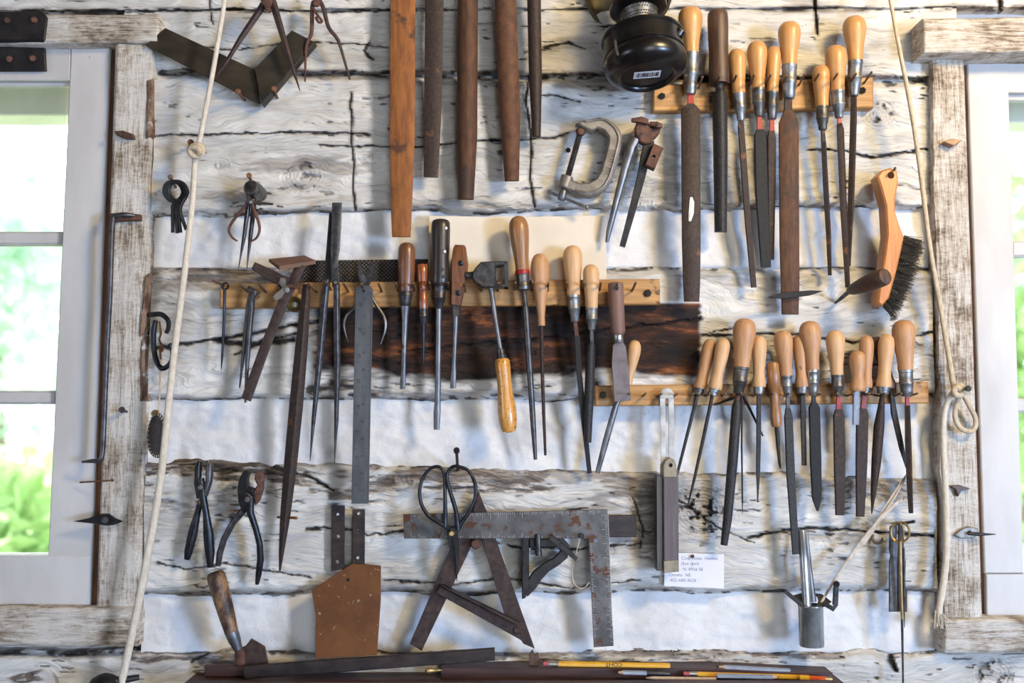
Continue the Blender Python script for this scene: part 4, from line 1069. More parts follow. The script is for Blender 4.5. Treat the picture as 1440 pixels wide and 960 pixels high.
tool('handled_file', 'flat file with a bright red tang and blue-black ferrule', 'file', 41, (1174, 464, 1177, 527, 13, 8.8, 'pear', PALEWOOD), (1177, 526, 1179, 557, 8.6, 5.4, DARKFERR),
     ([(1179, 556, 2.8), (1179, 577, 3.4)], 2, 'rect', REDPAINT), ([(1179, 575, 4), (1179.4, 584, 7.8), (1180.6, 660, 7.6), (1181, 724, 6)], 2.6, 'rect', BROWNSTEEL), 30, LOWG)
tool('handled_scraper', 'short grey scraper blade with a small knobbed handle', 'scraper', 50, (1206, 492.5, 1206, 550, 11.2, 9.6, 'knob', TANWOOD), None,
     None, ([(1205.6, 548, 3.4), (1204.5, 556, 4.8), (1203.5, 597, 4.6)], 1.6, 'rect', STEEL), 44, LOWG)
tool('handled_file', 'flat file with a dull red tang, handle partly behind the small knob', 'file', 34, (1219, 471, 1217, 545, 10.2, 8.6, 'turned', TANWOOD), (1217, 543, 1216, 553, 7.4, 6.4, DARKFERR),
     ([(1215.6, 552, 3.2), (1213.6, 576, 3.8)], 2, 'rect', mat('dull_red_paint', (.16, .018, .016), (.22, .03, .028), (60, 60, 60), .5, 0, .05)), ([(1213.6, 574, 4.4), (1212.6, 583, 8.4), (1211.4, 650, 8), (1209.6, 726, 5.6)], 2.8, 'rect', BROWNSTEEL), 26, LOWG)
tool('handled_file', 'leaf-shaped half-round file tapering to a point, with a pale turned handle', 'file', 42, (1247.5, 469, 1242.5, 544, 11.2, 10.4, 'turned', PALEWOOD), (1242.5, 542, 1241.5, 554, 9, 7.6, ZINC),
     None, ([(1241.5, 552, 3), (1239.6, 574, 5), (1237, 600, 7.6), (1233, 650, 6.8), (1229, 690, 4.2), (1226, 722, .8)], [2.4, 3, 4, 3.6, 2.4, .6], 'half', BROWNSTEEL), 32, LOWG)
tool('needle_file', 'dark-handled slim file slanting right between two pale handles', 'file', 28, (1233, 473, 1252, 546, 9.6, 8, 'turned', DARKWOOD), None,
     None, ([(1253, 544, 2.6), (1257, 580, 4), (1268, 630, 3.4), (1275, 658, 1.2)], [2.4, 3, 2.6, 1], 'rect', DARKSTEEL), 20, LOWG)
tool('handled_file', 'square file with a large pear handle at the end of the lower rack', 'file', 43, (1270, 449.5, 1273.5, 520, 16, 10.8, 'pear', TANWOOD), (1273.5, 519, 1275.5, 557, 10, 7.8, ZINC),
     ([(1275.5, 555, 2.6), (1276, 572, 3)], 2, 'rect', REDPAINT), ([(1276, 570, 4), (1277, 620, 4.8), (1279, 680, 4.4), (1281, 721, 3.4)], 4, 'diamond', BROWNSTEEL), 30, LOWG)

# ------------------------------------------------------------------ top-left tools
mi = thing('mitre_gauge', 'dark angled mitre gauge resting on two nails', 'angle gauge', (362, 140, 20))
mesh_obj('blade', MB().plate([(204, 63), (232, 39), (357, 97), (366, 147)], 24, 4, ch=.8), mat('dark_oiled_steel', (.030, .021, .013), (.060, .043, .026), (30, 30, 60), .5, .4, .1, spots=((.14, .05, .02), 60, .70)), mi)
mesh_obj('stock', MB().plate([(357, 97), (410, 42), (443, 59), (368, 147)], 33, 18, ch=1.5), mat('dark_oiled_stock', (.024, .018, .011), (.048, .036, .022), (30, 30, 60), .5, .3, .1), mi)
wall_nail('rusty nail under the long arm of the mitre gauge', (348, 146), (334, 128), 48, 2, 4, RUSTNAIL)
wall_nail('rusty nail under the short arm of the mitre gauge', (392, 143), (385, 124), 50, 1.8, 4, RUSTNAIL)
cp = thing('dividers', 'large rusty dividers with straight legs hung over the mitre gauge', 'dividers', (376, 2, 48))
mesh_obj('leg', MB().sweep([(378, -6, 50, 4.5, 4), (366, 14, 50, 5, 4), (340, 52, 50, 4, 3.6), (318, 88, 48, 2.6, 2.4), (304, 108, 46, .6, .6)], 'diamond'), PURPLERUST, cp)
mesh_obj('leg', MB().sweep([(376, -8, 54, 5, 4), (384, 4, 54, 5.4, 4), (397, 48, 54, 4.4, 4), (411, 94, 52, 2.8, 2.6), (422, 128, 50, .6, .6)], 'diamond'), PURPLERUST, cp)
mesh_obj('pivot', MB().lathe((376, 4, 48), (376, 4, 60), [(0, 8), (.8, 8), (1, 5.5)], 16), RUSTIRON, cp)
mesh_obj('wing', MB().sweep([(367, -4, 58, 3, 2), (374, 6, 60, 3.4, 2), (380, 17, 60, 2.4, 2)], 'rect'), RUSTIRON, cp)
c2 = thing('calipers', 'small rusty calipers with bent legs beside the dividers', 'calipers', (446, 6, 34))
mesh_obj('leg', MB().tube([(441, 2, 36), (439, 14, 36), (438, 46, 36), (433, 58, 36), (430, 72, 34), (429, 115, 30)], [3.2, 3.2, 2.8, 2.4, 2.2, 1.2], 8), RUSTIRON, c2)
mesh_obj('leg', MB().tube([(449, 0, 38), (455, 12, 38), (462, 38, 37), (474, 54, 36), (480, 70, 34), (492, 112, 30)], [3, 3, 2.8, 2.6, 2.2, 1.4], 8), PURPLERUST, c2)
mesh_obj('pivot', MB().lathe((445, 4, 34), (445, 4, 44), [(0, 6), (.8, 6), (1, 4)], 14), RUSTIRON, c2)
mesh_obj('adjusting_link', MB().tube([(441, 12, 42), (447, 22, 44), (453, 30, 44), (448, 31, 44), (444, 24, 44)], 2, 8, 3), RUSTIRON, c2)

# wire hooks bunch
wb_ = thing('wire_pin_bunch', 'bunch of thick black wire pins looped on a nail beside the rope', 'wire pins', (248, 270, 30))
for k, (xb, xe, ye) in enumerate(((243, 243, 327), (248, 249, 328), (251, 254, 327), (254, 262, 323))):
    q = 18 + k * 9; o_ = k * 2.2 - 2
    mesh_obj('pin', MB().tube([(xb + 4, 283, q), (240 + o_, 281, q), (233 + o_, 271, q), (235 + o_, 260, q + 2), (244 + o_, 255, q + 3), (254 + o_, 259, q + 3), (259 + o_, 269, q + 2), (256 + o_, 278, q), (xb + 1, 288, q), (xb, 300, q - 1), (xe, ye, q - 4)], [2.2, 2.6, 2.7, 2.7, 2.7, 2.7, 2.7, 2.7, 2.8, 2.8, 2.6], 8), IRON, wb_)
wall_nail('brown nail holding the bunch of black wire pins', (250, 268), (239, 248), 54, 2, 3.4, NAILMAT)
# caliper bunch
cb = thing('caliper_and_dividers', 'dividers and bow-legged calipers bunched on one nail', 'calipers', (353, 265, 30))
mesh_obj('bow_spring', MB().lathe((352, 263, 44), (366, 274, 10), [(0, 8.5), (0, 10), (.05, 11), (.5, 12), (.95, 11), (1, 10), (1, 8.5), (.5, 9.5), (0, 8.5)], 20), DARKFERR, cb)
mesh_obj('spring_end', MB().sweep([(349, 270, 40, 3, 3), (350, 280, 38, 3.4, 3), (352, 288, 36, 3, 3)], 'rect'), GUNIRON, cb)
mesh_obj('straight_leg', MB().sweep([(351, 276, 30, 3, 3), (349, 292, 30, 3.6, 3.4), (343, 335, 28, 2.6, 2.6), (335.5, 377, 24, .5, .5)], 'diamond'), GUNIRON, cb)
mesh_obj('straight_leg', MB().sweep([(356, 276, 28, 3, 3), (357, 292, 28, 3.6, 3.4), (352, 335, 26, 2.8, 2.6), (347, 379, 22, .5, .5)], 'diamond'), GUNIRON, cb)
mesh_obj('bowed_leg', MB().tube([(350, 280, 34), (343, 292, 34), (328, 310, 34), (322, 323, 33), (326, 333, 32), (334, 339, 31)], [2, 2.4, 2.2, 2, 1.7, 1.2], 8), RUSTIRON, cb)
mesh_obj('bowed_leg', MB().tube([(354, 280, 36), (357, 295, 36), (363, 310, 36), (365, 323, 35), (361, 334, 34), (352, 340, 33)], [2, 2.4, 2.2, 2, 1.7, 1.2], 8), RUSTIRON, cb)
mesh_obj('screw', MB().lathe((356, 284, 38), (384, 287, 40), [(0, 1.8), (.25, 1.8), (.26, 4), (.4, 4), (.41, 1.8), (1, 1.8)], 10), DARKFERR, cb)
mesh_obj('screw', MB().lathe((358, 295, 32), (389, 301, 34), [(0, 2), (.2, 2), (.22, 4.6), (.35, 4.6), (.36, 2), (1, 2.2)], 10), DARKFERR, cb)
mesh_obj('knob', MB().lathe((353, 284, 34), (353, 284, 44), [(0, 3.5), (.8, 3.5), (1, 2.4)], 12), DARKFERR, cb)
wall_nail('rusty nail holding the bunched calipers', (356, 262), (350, 246), 52, 2, 3.8, RUSTNAIL)

# ------------------------------------------------------------------ lamp
lp = thing('oil_lamp', 'polished black oil lamp with a round font and perforated burner', 'oil lamp', (909, 108, 85))
LA, LB = (910, 108, 96), (897, 10, 74)
mesh_obj('font', MB().lathe(LA, LB, [(.035, 4), (.035, 36), (.0, 38), (-.01, 40), (.01, 45), (.04, 51), (.08, 55.5), (.13, 58), (.19, 58.5), (.25, 57), (.27, 55.5), (.28, 57.5), (.295, 57.5), (.305, 55.8), (.50, 55.5), (.52, 58), (.55, 58), (.57, 54), (.60, 42), (.63, 28), (.66, 23)], 56), LAMPBLACK, lp)
mesh_obj('burner_flange', MB().lathe(LA, LB, [(.91, 27), (.93, 36), (.96, 40), (1.0, 40.5), (1.005, 39), (.98, 34), (.95, 27)], 48), LAMPBLACK, lp)
gl_ = mesh_obj('burner_gallery', MB().lathe(LA, LB, [(.62, 20), (.66, 21), (.68, 22), (.96, 28), (.98, 30), (1.05, 30), (1.1, 26), (1.3, 18), (1.45, 17)], 40), DARKFERR, lp)
A_, B_ = P(*LA), P(*LB); ax = (B_ - A_); T_ = ax.normalized(); U_ = T_.cross(Vector((0, 1, 0))).normalized(); V_ = U_.cross(T_)
ks = S(*LB); pm = MB()
for row, t in enumerate((.745, .775, .81, .87, .90, .93)):
    rr = (22 + (t - .68) / .28 * 6) * ks * 1.015
    for k in range(44):
        a = 2 * math.pi * (k + .5 * (row % 2)) / 44
        c = A_ + ax * t; n_ = (U_ * math.cos(a) + V_ * math.sin(a)); tn = (-U_ * math.sin(a) + V_ * math.cos(a))
        c = c + n_ * rr
        pm.put([c + (tn * math.cos(q) + T_ * math.sin(q)) * 1.15 * ks for q in [2 * math.pi * j / 6 for j in range(6)]], [(0, 1, 2, 3, 4, 5)])
mesh_obj('perforations', pm, GRAPHITE, gl_, smooth=0)
mesh_obj('reflector', MB().lathe((884, -14, 8), (884, -14, 22), [(0, 20), (.3, 52), (.8, 59), (1, 62), (1, 58), (.7, 54), (.4, 40), (.2, 4)], 48), LAMPBRONZE, lp)
mesh_obj('filler_spout', MB().lathe((944, 62, 108), (957, 42, 110), [(0, 8), (.4, 7), (.6, 7), (.62, 9), (.95, 9), (1, 7)], 18), LAMPBLACK, lp)
mesh_obj('bracket_clip', MB().sweep([(865, 56, 128, 1.6, 1.4), (866, 66, 130, 2, 1.4), (869, 78, 130, 1.6, 1.4)], 'rect'), GUNIRON, lp)
# sticker under the base
nB = -T_; ctr = A_ + ax * .035 + nB * .0006
u2 = U_ if U_.x > 0 else -U_
v2 = nB.cross(u2); v2 = v2 if v2.z < 0 else -v2
def st(u, v, lift=0): return ctr + u2 * (u * ks) + v2 * (v * ks) + nB * lift
sb = MB().put([st(-18, -9), st(19, -9), st(19, 9), st(-18, 9)], [(0, 1, 2, 3)])
stk = mesh_obj('sticker', sb, PAPER, lp, smooth=0)
bb = MB(); random.seed(3); q = -15.0
while q < 16:
    wd = random.choice((.6, .9, 1.5))
    bb.put([st(q, -5.5, .0003), st(q + wd, -5.5, .0003), st(q + wd, 5.5, .0003), st(q, 5.5, .0003)], [(0, 1, 2, 3)]); q += wd + random.choice((.7, 1.0, 1.4))
mesh_obj('barcode', bb, PRINT, stk, smooth=0)

# ------------------------------------------------------------------ C-clamp
cc = thing('c_clamp', 'grey cast-iron C-clamp with a tilted screw hanging on the wall', 'clamp', (830, 180, 30))
k_ = lambda x, y: (760 + x / 4.8, 150 + y / 4.8)
outer = [k_(*p) for p in [(238, 112), (270, 96), (340, 80), (400, 68), (450, 80), (500, 112), (540, 160), (553, 215), (545, 270), (520, 370), (490, 480), (450, 545), (400, 585), (340, 603), (280, 598), (215, 570), (150, 545),
                          (150, 480), (205, 490), (270, 515), (330, 510), (380, 480), (410, 430), (435, 340), (462, 240), (460, 200), (430, 160), (390, 142), (350, 165), (300, 145)]]
fr = mesh_obj('frame', MB().plate(outer, 34, 20, ch=2.2), CASTGREY, cc)
rib_ = [k_(*p) for p in [(300, 100), (400, 84), (455, 100), (500, 140), (525, 190), (528, 230), (500, 350), (468, 460), (430, 530), (380, 565), (320, 578), (240, 560)]]
mesh_obj('rib', MB().tube([(x, y, 34.5) for x, y in rib_], 1.8, 8, 3), CASTGREY, fr)
em = MB(); random.seed(21)
for k in range(9):
    cx_, cy_ = k_(462 + k * 5.0, 452 - k * 19)
    em.tube([(cx_ - 3, cy_ - .8, 34.6), (cx_ + random.uniform(-1, 1), cy_ - 1.6 + random.uniform(0, 2.4), 34.9), (cx_ + 3, cy_ + .6, 34.6)], .75, 6, 3)
mesh_obj('raised_marks', em, CASTGREY, fr)
mesh_obj('screw_boss', MB().lathe((*k_(182, 470), 26), (*k_(160, 550), 26), [(0, 8), (.05, 9), (.95, 9), (1, 8)], 18), CASTGREY, cc)
thr = [(0, 4.4)]
for i in range(60):
    thr += [(.02 + i * .016, 4.5), (.028 + i * .016, 3.8)]
mesh_obj('screw', MB().lathe((*k_(268, 175), 26), (*k_(142, 625), 26), thr + [(1, 4)], 14), GUNIRON, cc)
mesh_obj('swivel_pad', MB().lathe((*k_(273, 152), 26), (*k_(266, 192), 26), [(0, 5), (.1, 7), (.5, 7), (1, 5)], 16), RUSTIRON, cc)
mesh_obj('screw_head', MB().lathe((*k_(158, 565), 26), (*k_(140, 632), 26), [(0, 5), (.1, 5.6), (.9, 5.6), (1, 4.6)], 16), STEEL, cc)
mesh_obj('tommy_bar', MB().lathe((*k_(52, 572), 24), (*k_(322, 682), 34), [(0, 2.4), (.02, 3.2), (.05, 3.2), (.06, 2.2), (.94, 2.2), (.95, 3.2), (.98, 3.2), (1, 2.4)], 12), STEEL, cc)
wall_nail('small dark nail in the log left of the C-clamp screw', (802, 214), (799, 211), 12, 2.2, 3.6, IRON)
# pincers
pn = thing('pincers', 'rusty long-handled pincers with a reddish block on one handle', 'pincers', (905, 200, 28))
mesh_obj('jaw', MB().plate([k_(*p) for p in [(640, 130), (655, 90), (690, 78), (730, 92), (740, 130), (765, 200), (755, 240), (710, 252), (665, 230), (640, 180)]], 42, 16, ch=2), RUSTIRON, pn)
mesh_obj('jaw', MB().plate([k_(*p) for p in [(715, 140), (745, 105), (790, 95), (820, 125), (805, 175), (780, 205), (755, 215), (725, 180)]], 36, 16, ch=2), RUSTIRON, pn)
mesh_obj('cutting_lip', MB().sweep([(*k_(615, 92), 40, 2.4, 3), (*k_(680, 92), 44, 4.6, 5), (*k_(725, 105), 44, 4, 4)], 'rect'), RUSTIRON, pn)
mesh_obj('cutting_lip', MB().sweep([(*k_(735, 118), 40, 3, 4), (*k_(785, 125), 42, 4.6, 5), (*k_(818, 130), 40, 3, 3)], 'rect'), RUSTIRON, pn)
mesh_obj('handle', MB().sweep([(*k_(640, 215), 36, 7.5, 5), (*k_(612, 270), 36, 7.6, 5), (*k_(570, 420), 34, 5.8, 4.8), (*k_(510, 650), 30, 4.6, 4.4), (*k_(462, 840), 26, 4, 4), (*k_(448, 915), 24, 2.4, 2.6)], 'round'), STEEL, pn)
mesh_obj('handle', MB().sweep([(*k_(735, 230), 32, 7, 5), (*k_(710, 330), 32, 7, 5), (*k_(680, 470), 30, 5.8, 4.8), (*k_(625, 680), 28, 5, 4.4), (*k_(552, 945), 24, 4, 3.6)], 'rect'), IRON, pn)
mesh_obj('rivet', MB().lathe((*k_(668, 283), 34), (*k_(668, 283), 44), [(0, 4), (.8, 4), (1, 2.8)], 12), CASTGREY, pn)
mesh_obj('block', MB().plate([k_(*p) for p in [(765, 245), (832, 278), (772, 420), (708, 390)]], 48, 16, [(*k_(766, 335), 2.6)], ch=1), RUSTIRON, pn)
wall_nail('nail the pincers hang from', (905, 178), (904, 172), 40, 2, 3.4, RUSTNAIL)

# ------------------------------------------------------------------ brush and neighbours
br = thing('hand_brush', 'orange wooden curved-handled brush with black bristles on a nail', 'brush', (1252, 246, 40))
b_ = lambda x, y: (1140 + x / 2.667, 180 + y / 2.667)
bo = [b_(*p) for p in [(250, 180), (268, 158), (300, 148), (326, 163), (330, 200), (318, 262), (318, 312), (334, 365), (351, 408), (343, 450), (322, 540), (296, 635), (268, 668), (252, 655), (258, 600), (275, 500), (288, 400), (282, 290), (262, 215)]]
mesh_obj('handle', MB().plate(bo, 52, 30, [(*b_(301, 177), 5)], ch=2.2), BRUSHWOOD, br)
random.seed(5)
bs = MB()
for i in range(15):
    f = i / 14
    ox, oy = (351 - 76 * f, 415 + 245 * f)
    ex, ey = (422 - 30 * f - 70 * f * f, 438 + 215 * f + 55 * f * f)
    for j in range(60):
        dd_ = 26 + random.random() * 22
        a = (ox + random.gauss(0, 4), oy + random.gauss(0, 5.5)); k = .78 + random.random() * .24
        e = (a[0] + (ex - ox) * k + random.gauss(0, 5), a[1] + (ey - oy) * k + random.gauss(0, 8))
        A = P(*b_(*a), dd_); B = P(*b_(*e), dd_ + random.gauss(0, 6))
        T = (B - A).normalized(); U = T.cross(Vector((0, 1, 0))).normalized() * .00050; V = Vector((0, -1, 0)) * .00050
        bs.put([A + U, A - U * .5 + V, A - U * .5 - V, B + U * .5, B - U * .3 + V * .5, B - U * .3 - V * .5], [(0, 1, 4, 3), (1, 2, 5, 4), (2, 0, 3, 5), (3, 4, 5)])
bo_ = mesh_obj('bristles', bs, BRISTLE, br, smooth=0); bo_['kind'] = 'stuff'
wall_nail('nail through the hole of the brush handle', (1252, 249), (1259, 236), 70, 1.7, 1.9, NAILMAT)
ga = thing('stubby_awl', 'dark stubby awl stuck in the log in front of the brush', 'awl', (1197, 408, 30))
mesh_obj('handle', MB().lathe((1246, 388, 104), (1194, 409, 44), [(0, 8), (.01, 11), (.04, 12.4), (.3, 12.6), (.6, 11), (.9, 8), (1, 5)], 24), DARKWOOD, ga)
mesh_obj('spike', MB().sweep([(1196, 408, 46, 3.4, 3.4), (1182, 420, 20, 2.8, 2.8), (1172, 428, -4, 1.4, 1.4)], 'round'), GUNIRON, ga)
single('loose_blade', 'thin black leaf-shaped blade lying across the tip of the longest rusty file', 'blade', MB().plate([(1078, 418), (1100, 411), (1140, 408), (1158, 409), (1140, 415), (1105, 420)], 44, 3, ch=.6), BLACKSTEEL)

# ------------------------------------------------------------------ ropes
def rope(mb, pts, r): return mb.tube(pts, r, 12, 6)
r1 = thing('hanging_rope', 'long pale cotton rope with a knot, hanging past the calipers', 'rope', (316, 0, 70))
mesh_obj('cord', rope(MB(), [(320, -30, 66), (316, 0, 66), (304, 75, 64), (292, 140, 60), (280, 200, 50), (274, 214, 46), (274, 230, 44), (270, 290, 46), (258, 395, 52), (247, 480, 56), (237, 570, 58), (225, 680, 60), (204, 800, 62), (188, 880, 62), (172, 955, 60), (162, 1000, 58)],
                          [3.2, 3.2, 3.4, 3.5, 3.6, 4, 4, 4.2, 4.6, 4.8, 5, 5.2, 5.4, 5.4, 5.4, 5.4]), ROPEWHITE, r1)
mesh_obj('knot', MB().tube([(270, 206, 50), (280, 204, 54), (285, 211, 52), (280, 219, 54), (270, 218, 56), (267, 210, 56), (275, 207, 60), (282, 214, 60), (274, 219, 50)], 4.2, 10, 4), ROPE, r1)
wall_nail('rusty nail behind the rope knot', (272, 206), (268, 200), 40, 2.4, 4.6, RUSTNAIL)
r2 = thing('knotted_rope', 'cotton rope tied round a peg on the window post with a loop and frayed end', 'rope', (1348, 550, 40))
mesh_obj('cord', rope(MB(), [(1247, -20, 66), (1252, 0, 66), (1265, 70, 64), (1275, 120, 62), (1287, 190, 58), (1297, 262, 54), (1308, 350, 48), (1322, 430, 40), (1334, 500, 36), (1341, 543, 36), (1344, 552, 40)], [2.6, 2.6, 2.8, 3, 3, 3.2, 3.4, 3.4, 3.6, 3.8, 4]), ROPE, r2)
mesh_obj('loop', rope(MB(), [(1349, 551, 42), (1347, 562, 40), (1343, 580, 36), (1345, 594, 34), (1354, 604, 34), (1366, 606, 34), (1372, 598, 34), (1371, 586, 35), (1363, 570, 38), (1354, 553, 42)], 3.6), ROPE, r2)
mesh_obj('hanging_end', rope(MB(), [(1348, 546, 44), (1340, 552, 44), (1332, 566, 40), (1327, 590, 36), (1327, 640, 34), (1330, 700, 32), (1331, 770, 32), (1328, 810, 32), (1322, 848, 34), (1320, 862, 34)], [3.6, 4, 4, 4.2, 4.4, 4.6, 4.8, 4.8, 4.6, 5]), ROPEWHITE, r2)
mesh_obj('knot', MB().tube([(1342, 546, 44), (1350, 542, 50), (1356, 549, 48), (1350, 556, 50), (1342, 553, 52), (1344, 545, 52), (1352, 547, 54)], 4.4, 10, 4), ROPE, r2)
random.seed(9); fy = MB()
for k in range(46):
    x0 = 1320 + random.gauss(0, 2.2); a = random.gauss(0, 7)
    fy.tube([(x0, 858, 34), (x0 + a * .5, 868, 34 + random.gauss(0, 4)), (x0 + a, 874 + random.random() * 10, 34 + random.gauss(0, 5))], .7, 4, 2)
mesh_obj('frayed_tassel', fy, ROPEWHITE, r2)
single('peg', 'short iron peg in the window post carrying the rope loop', 'peg', nail_mb((1352, 547), (1362, 546), -5, 62, 3.2, 4.2), GUNIRON)

# ------------------------------------------------------------------ left side bits
hk = single('long_window_hook', 'long thin iron rod hook hanging along the window sash', 'hook', MB().tube([(196, 304, 20), (176, 302, 30), (164, 304, 32), (158, 314, 32), (155, 400, 30), (150, 500, 30), (146, 600, 30), (144, 636, 30), (140, 647, 30), (128, 648, 30), (116, 649, 20)], [2.2, 3.6, 3.8, 3.8, 3.8, 3.8, 3.8, 3.8, 3.6, 2.8, 1.8], 10, 5), GUNIRON)
lt = thing('iron_latch', 'forged iron turn latch nailed across the window sash and post', 'latch', (148, 731, 20))
mesh_obj('bar', MB().plate([(102, 733), (125, 728), (138, 723), (152, 722), (162, 729), (172, 733), (160, 738), (148, 739), (130, 736)], 24, 5, ch=1), IRON, lt)
mesh_obj('nail_head', MB().lathe((148, 731, 10), (148, 731, 30), [(0, 3), (.8, 3), (.82, 6), (1, 4)], 12), IRON, lt)
wall_nail('long thin nail driven sideways between post and sash', (112, 678), (160, 675), 30, 1.2, 2, RUSTNAIL, d0=6)
wall_nail('stub nail in the window post above the latch', (182, 580), (171, 576), 32, 2, 4.5, GUNIRON, d0=5)
def chip(label, pts, d, th, m): return single('wood_peg', label, 'peg', MB().plate(pts, d, th, ch=1), m)
chip('dark wooden peg wedged high in the left window post', [(160, 184), (172, 183), (186, 188), (187, 194), (175, 194), (163, 189)], 24, 14, DARKWOOD)
chip('rusty iron bracket nailed to the left window post', [(152, 300), (165, 299), (196, 301), (196, 309), (165, 310), (155, 312)], 26, 16, RUSTIRON)
chip('diamond-shaped wooden peg in the right window post', [(1327, 199), (1339, 195), (1354, 197), (1341, 205)], 32, 20, MIDWOOD)
chip('splintered dark chip in the right window post above the eye bolt', [(1336, 683), (1350, 682), (1366, 687), (1352, 690), (1348, 698), (1344, 688)], 26, 12, DARKWOOD)
eb = thing('eye_bolt', 'iron eye latch with a pointed pin on the right window post', 'latch', (1364, 748, 20))
mesh_obj('plate', MB().plate([(1342, 752), (1352, 744), (1364, 740), (1376, 743), (1376, 752), (1366, 757), (1352, 757)], 24, 5, [(1363, 749, 3.4)], ch=1), CASTGREY, eb)
mesh_obj('pin', MB().sweep([(1362, 750, 28, 2, 2), (1376, 751, 30, 2.6, 2), (1400, 751, 26, .6, .6)], 'round'), IRON, eb)
# strap hinge top left
sh = thing('strap_hinge', 'black iron strap hinge with rusty bolts on the window head', 'hinge', (30, 60, 20))
mesh_obj('leaf', MB().plate([(-120, 16), (60, 16), (66, 24), (62, 56), (-120, 56)], 30, 5, ch=1), STRAPIRON, sh)
mesh_obj('leaf', MB().plate([(-120, 62), (62, 60), (64, 99), (-120, 100)], 6, 6, ch=1), STRAPIRON, sh)
mesh_obj('knuckle', MB().lathe((-120, 56, 22), (63, 55, 22), [(0, 5), (1, 5)], 14), STRAPIRON, sh)
for x, y, d in ((10, 29, 31), (48, 28, 31), (13, 83, 7), (46, 82, 7)):
    mesh_obj('bolt', MB().lathe((x, y, d - 3), (x, y, d + 4), [(0, 5), (.6, 5), (.9, 3.6), (1, 1)], 14), RUSTIRON, sh)
# s-hook, wire, cord and leather pouch
ho = thing('harness_hook', 'forged black iron hook with a curled tip nailed by the window post', 'hook', (216, 450, 24))
mesh_obj('hook', MB().tube([(219, 450, 26), (216, 466, 26), (216, 486, 26), (219, 504, 27), (226, 517, 30), (234, 516, 32), (241, 507, 33), (242, 495, 33), (240, 486, 32)], [3.4, 3.8, 3.8, 3.8, 3.8, 3.6, 3.2, 2.8, 2.6], 10), BLUEIRON, ho)
mesh_obj('curled_tip', MB().lathe((240, 486, 26), (240, 486, 38), [(0, 2), (.2, 4), (.8, 4), (1, 2)], 12), BLUEIRON, ho)
mesh_obj('staple', MB().tube([(207, 443, 8), (216, 442, 24), (227, 442, 30), (236, 450, 30), (237, 460, 28), (234, 468, 26)], [3, 3.6, 3.6, 3.4, 3.2, 3], 10), IRON, ho)
lpz = thing('leather_pouch', 'small black stitched leather pouch dangling on a cord from the hook', 'pouch', (220, 610, 26))
mesh_obj('wire_hook', MB().tube([(224, 452, 32), (226, 468, 33), (224, 478, 33), (229, 488, 33), (227, 494, 32), (225, 488, 31), (226, 505, 30)], 1.6, 8), RUSTNAIL, lpz)
mesh_obj('cord', MB().tube([(226, 500, 30), (225, 540, 28), (223, 580, 26)], 1.2, 8), ROPE, lpz)
ov = [(220 + 14 * math.cos(a) * (1 - .12 * math.sin(a)), 612 - 32 * math.sin(a)) for a in [2 * math.pi * k / 28 for k in range(28)]]
mesh_obj('body', MB().plate(ov, 30, 9, ch=2.5), LEATHER, lpz)
sm = MB()
for k in range(28):
    a = 2 * math.pi * k / 28
    x, y = 220 + 12.4 * math.cos(a), 612 - 30 * math.sin(a)
    sm.tube([(x - 1.6 * math.cos(a), y + 1.6 * math.sin(a), 30.8), (x + 1.4 * math.cos(a) , y - 1.4 * math.sin(a) - .8, 29.6)], .65, 5, 1)
mesh_obj('stitching', sm, STITCH, lpz)
mesh_obj('bead', MB().lathe((215, 582, 26), (221, 579, 38), [(0, 2), (.2, 4), (.5, 4.6), (.8, 4), (1, 2)], 14), BRASS, lpz)

# ------------------------------------------------------------------ lower left
np_ = thing('end_nippers', 'dark steel cutting nippers hanging closed on the log', 'nippers', (284, 690, 28))
mesh_obj('jaw', MB().sweep([(293, 647, 34, 3, 5), (295, 654, 34, 5.4, 6), (294, 676, 34, 5, 6), (288, 694, 33, 5, 6), (282, 708, 32, 4.6, 5)], 'round'), GUNIRON, np_)
mesh_obj('jaw', MB().sweep([(281, 648, 26, 3, 4), (279, 656, 26, 4.6, 5), (278, 680, 27, 5, 6), (282, 700, 28, 5.4, 6)], 'round'), IRON, np_)
mesh_obj('handle', MB().sweep([(283, 672, 34, 4, 5), (286, 700, 35, 5, 5), (290, 722, 34, 4.6, 4.6), (293, 750, 32, 7.4, 6), (295, 775, 30, 7, 5.6), (295.6, 797, 28, 4.2, 4)], 'round'), BLUEIRON, np_)
mesh_obj('handle', MB().sweep([(282, 704, 27, 4, 4), (277, 724, 26, 4.6, 4), (271, 750, 24, 7, 5), (265, 775, 23, 6.2, 5), (263, 786, 22, 4, 4)], 'round'), BLUEIRON, np_)
mesh_obj('rivet', MB().lathe((282, 685, 32), (282, 685, 44), [(0, 4.4), (.85, 4.4), (1, 3)], 12), DARKFERR, np_)
wall_nail('short rusty nail under the crossing of the nippers', (288, 706), (276, 705), 36, 1.4, 2.2, RUSTNAIL)
pl = thing('pliers', 'dark steel slip-joint pliers hanging open beside the nippers', 'pliers', (347, 700, 28))
p_ = lambda x, y: (200 + x / 2.825, 620 + y / 2.825)
mesh_obj('jaw', MB().plate([p_(*q) for q in [(400, 120), (418, 114), (426, 124), (416, 150), (420, 180), (440, 188), (446, 230), (430, 270), (396, 285), (380, 240), (376, 190), (384, 150)]], 40, 14, ch=2), IRON, pl)
mesh_obj('jaw', MB().plate([p_(*q) for q in [(450, 124), (470, 120), (480, 136), (478, 190), (462, 240), (446, 256), (440, 196), (456, 176), (444, 150)]], 36, 12, ch=2), RUSTIRON, pl)
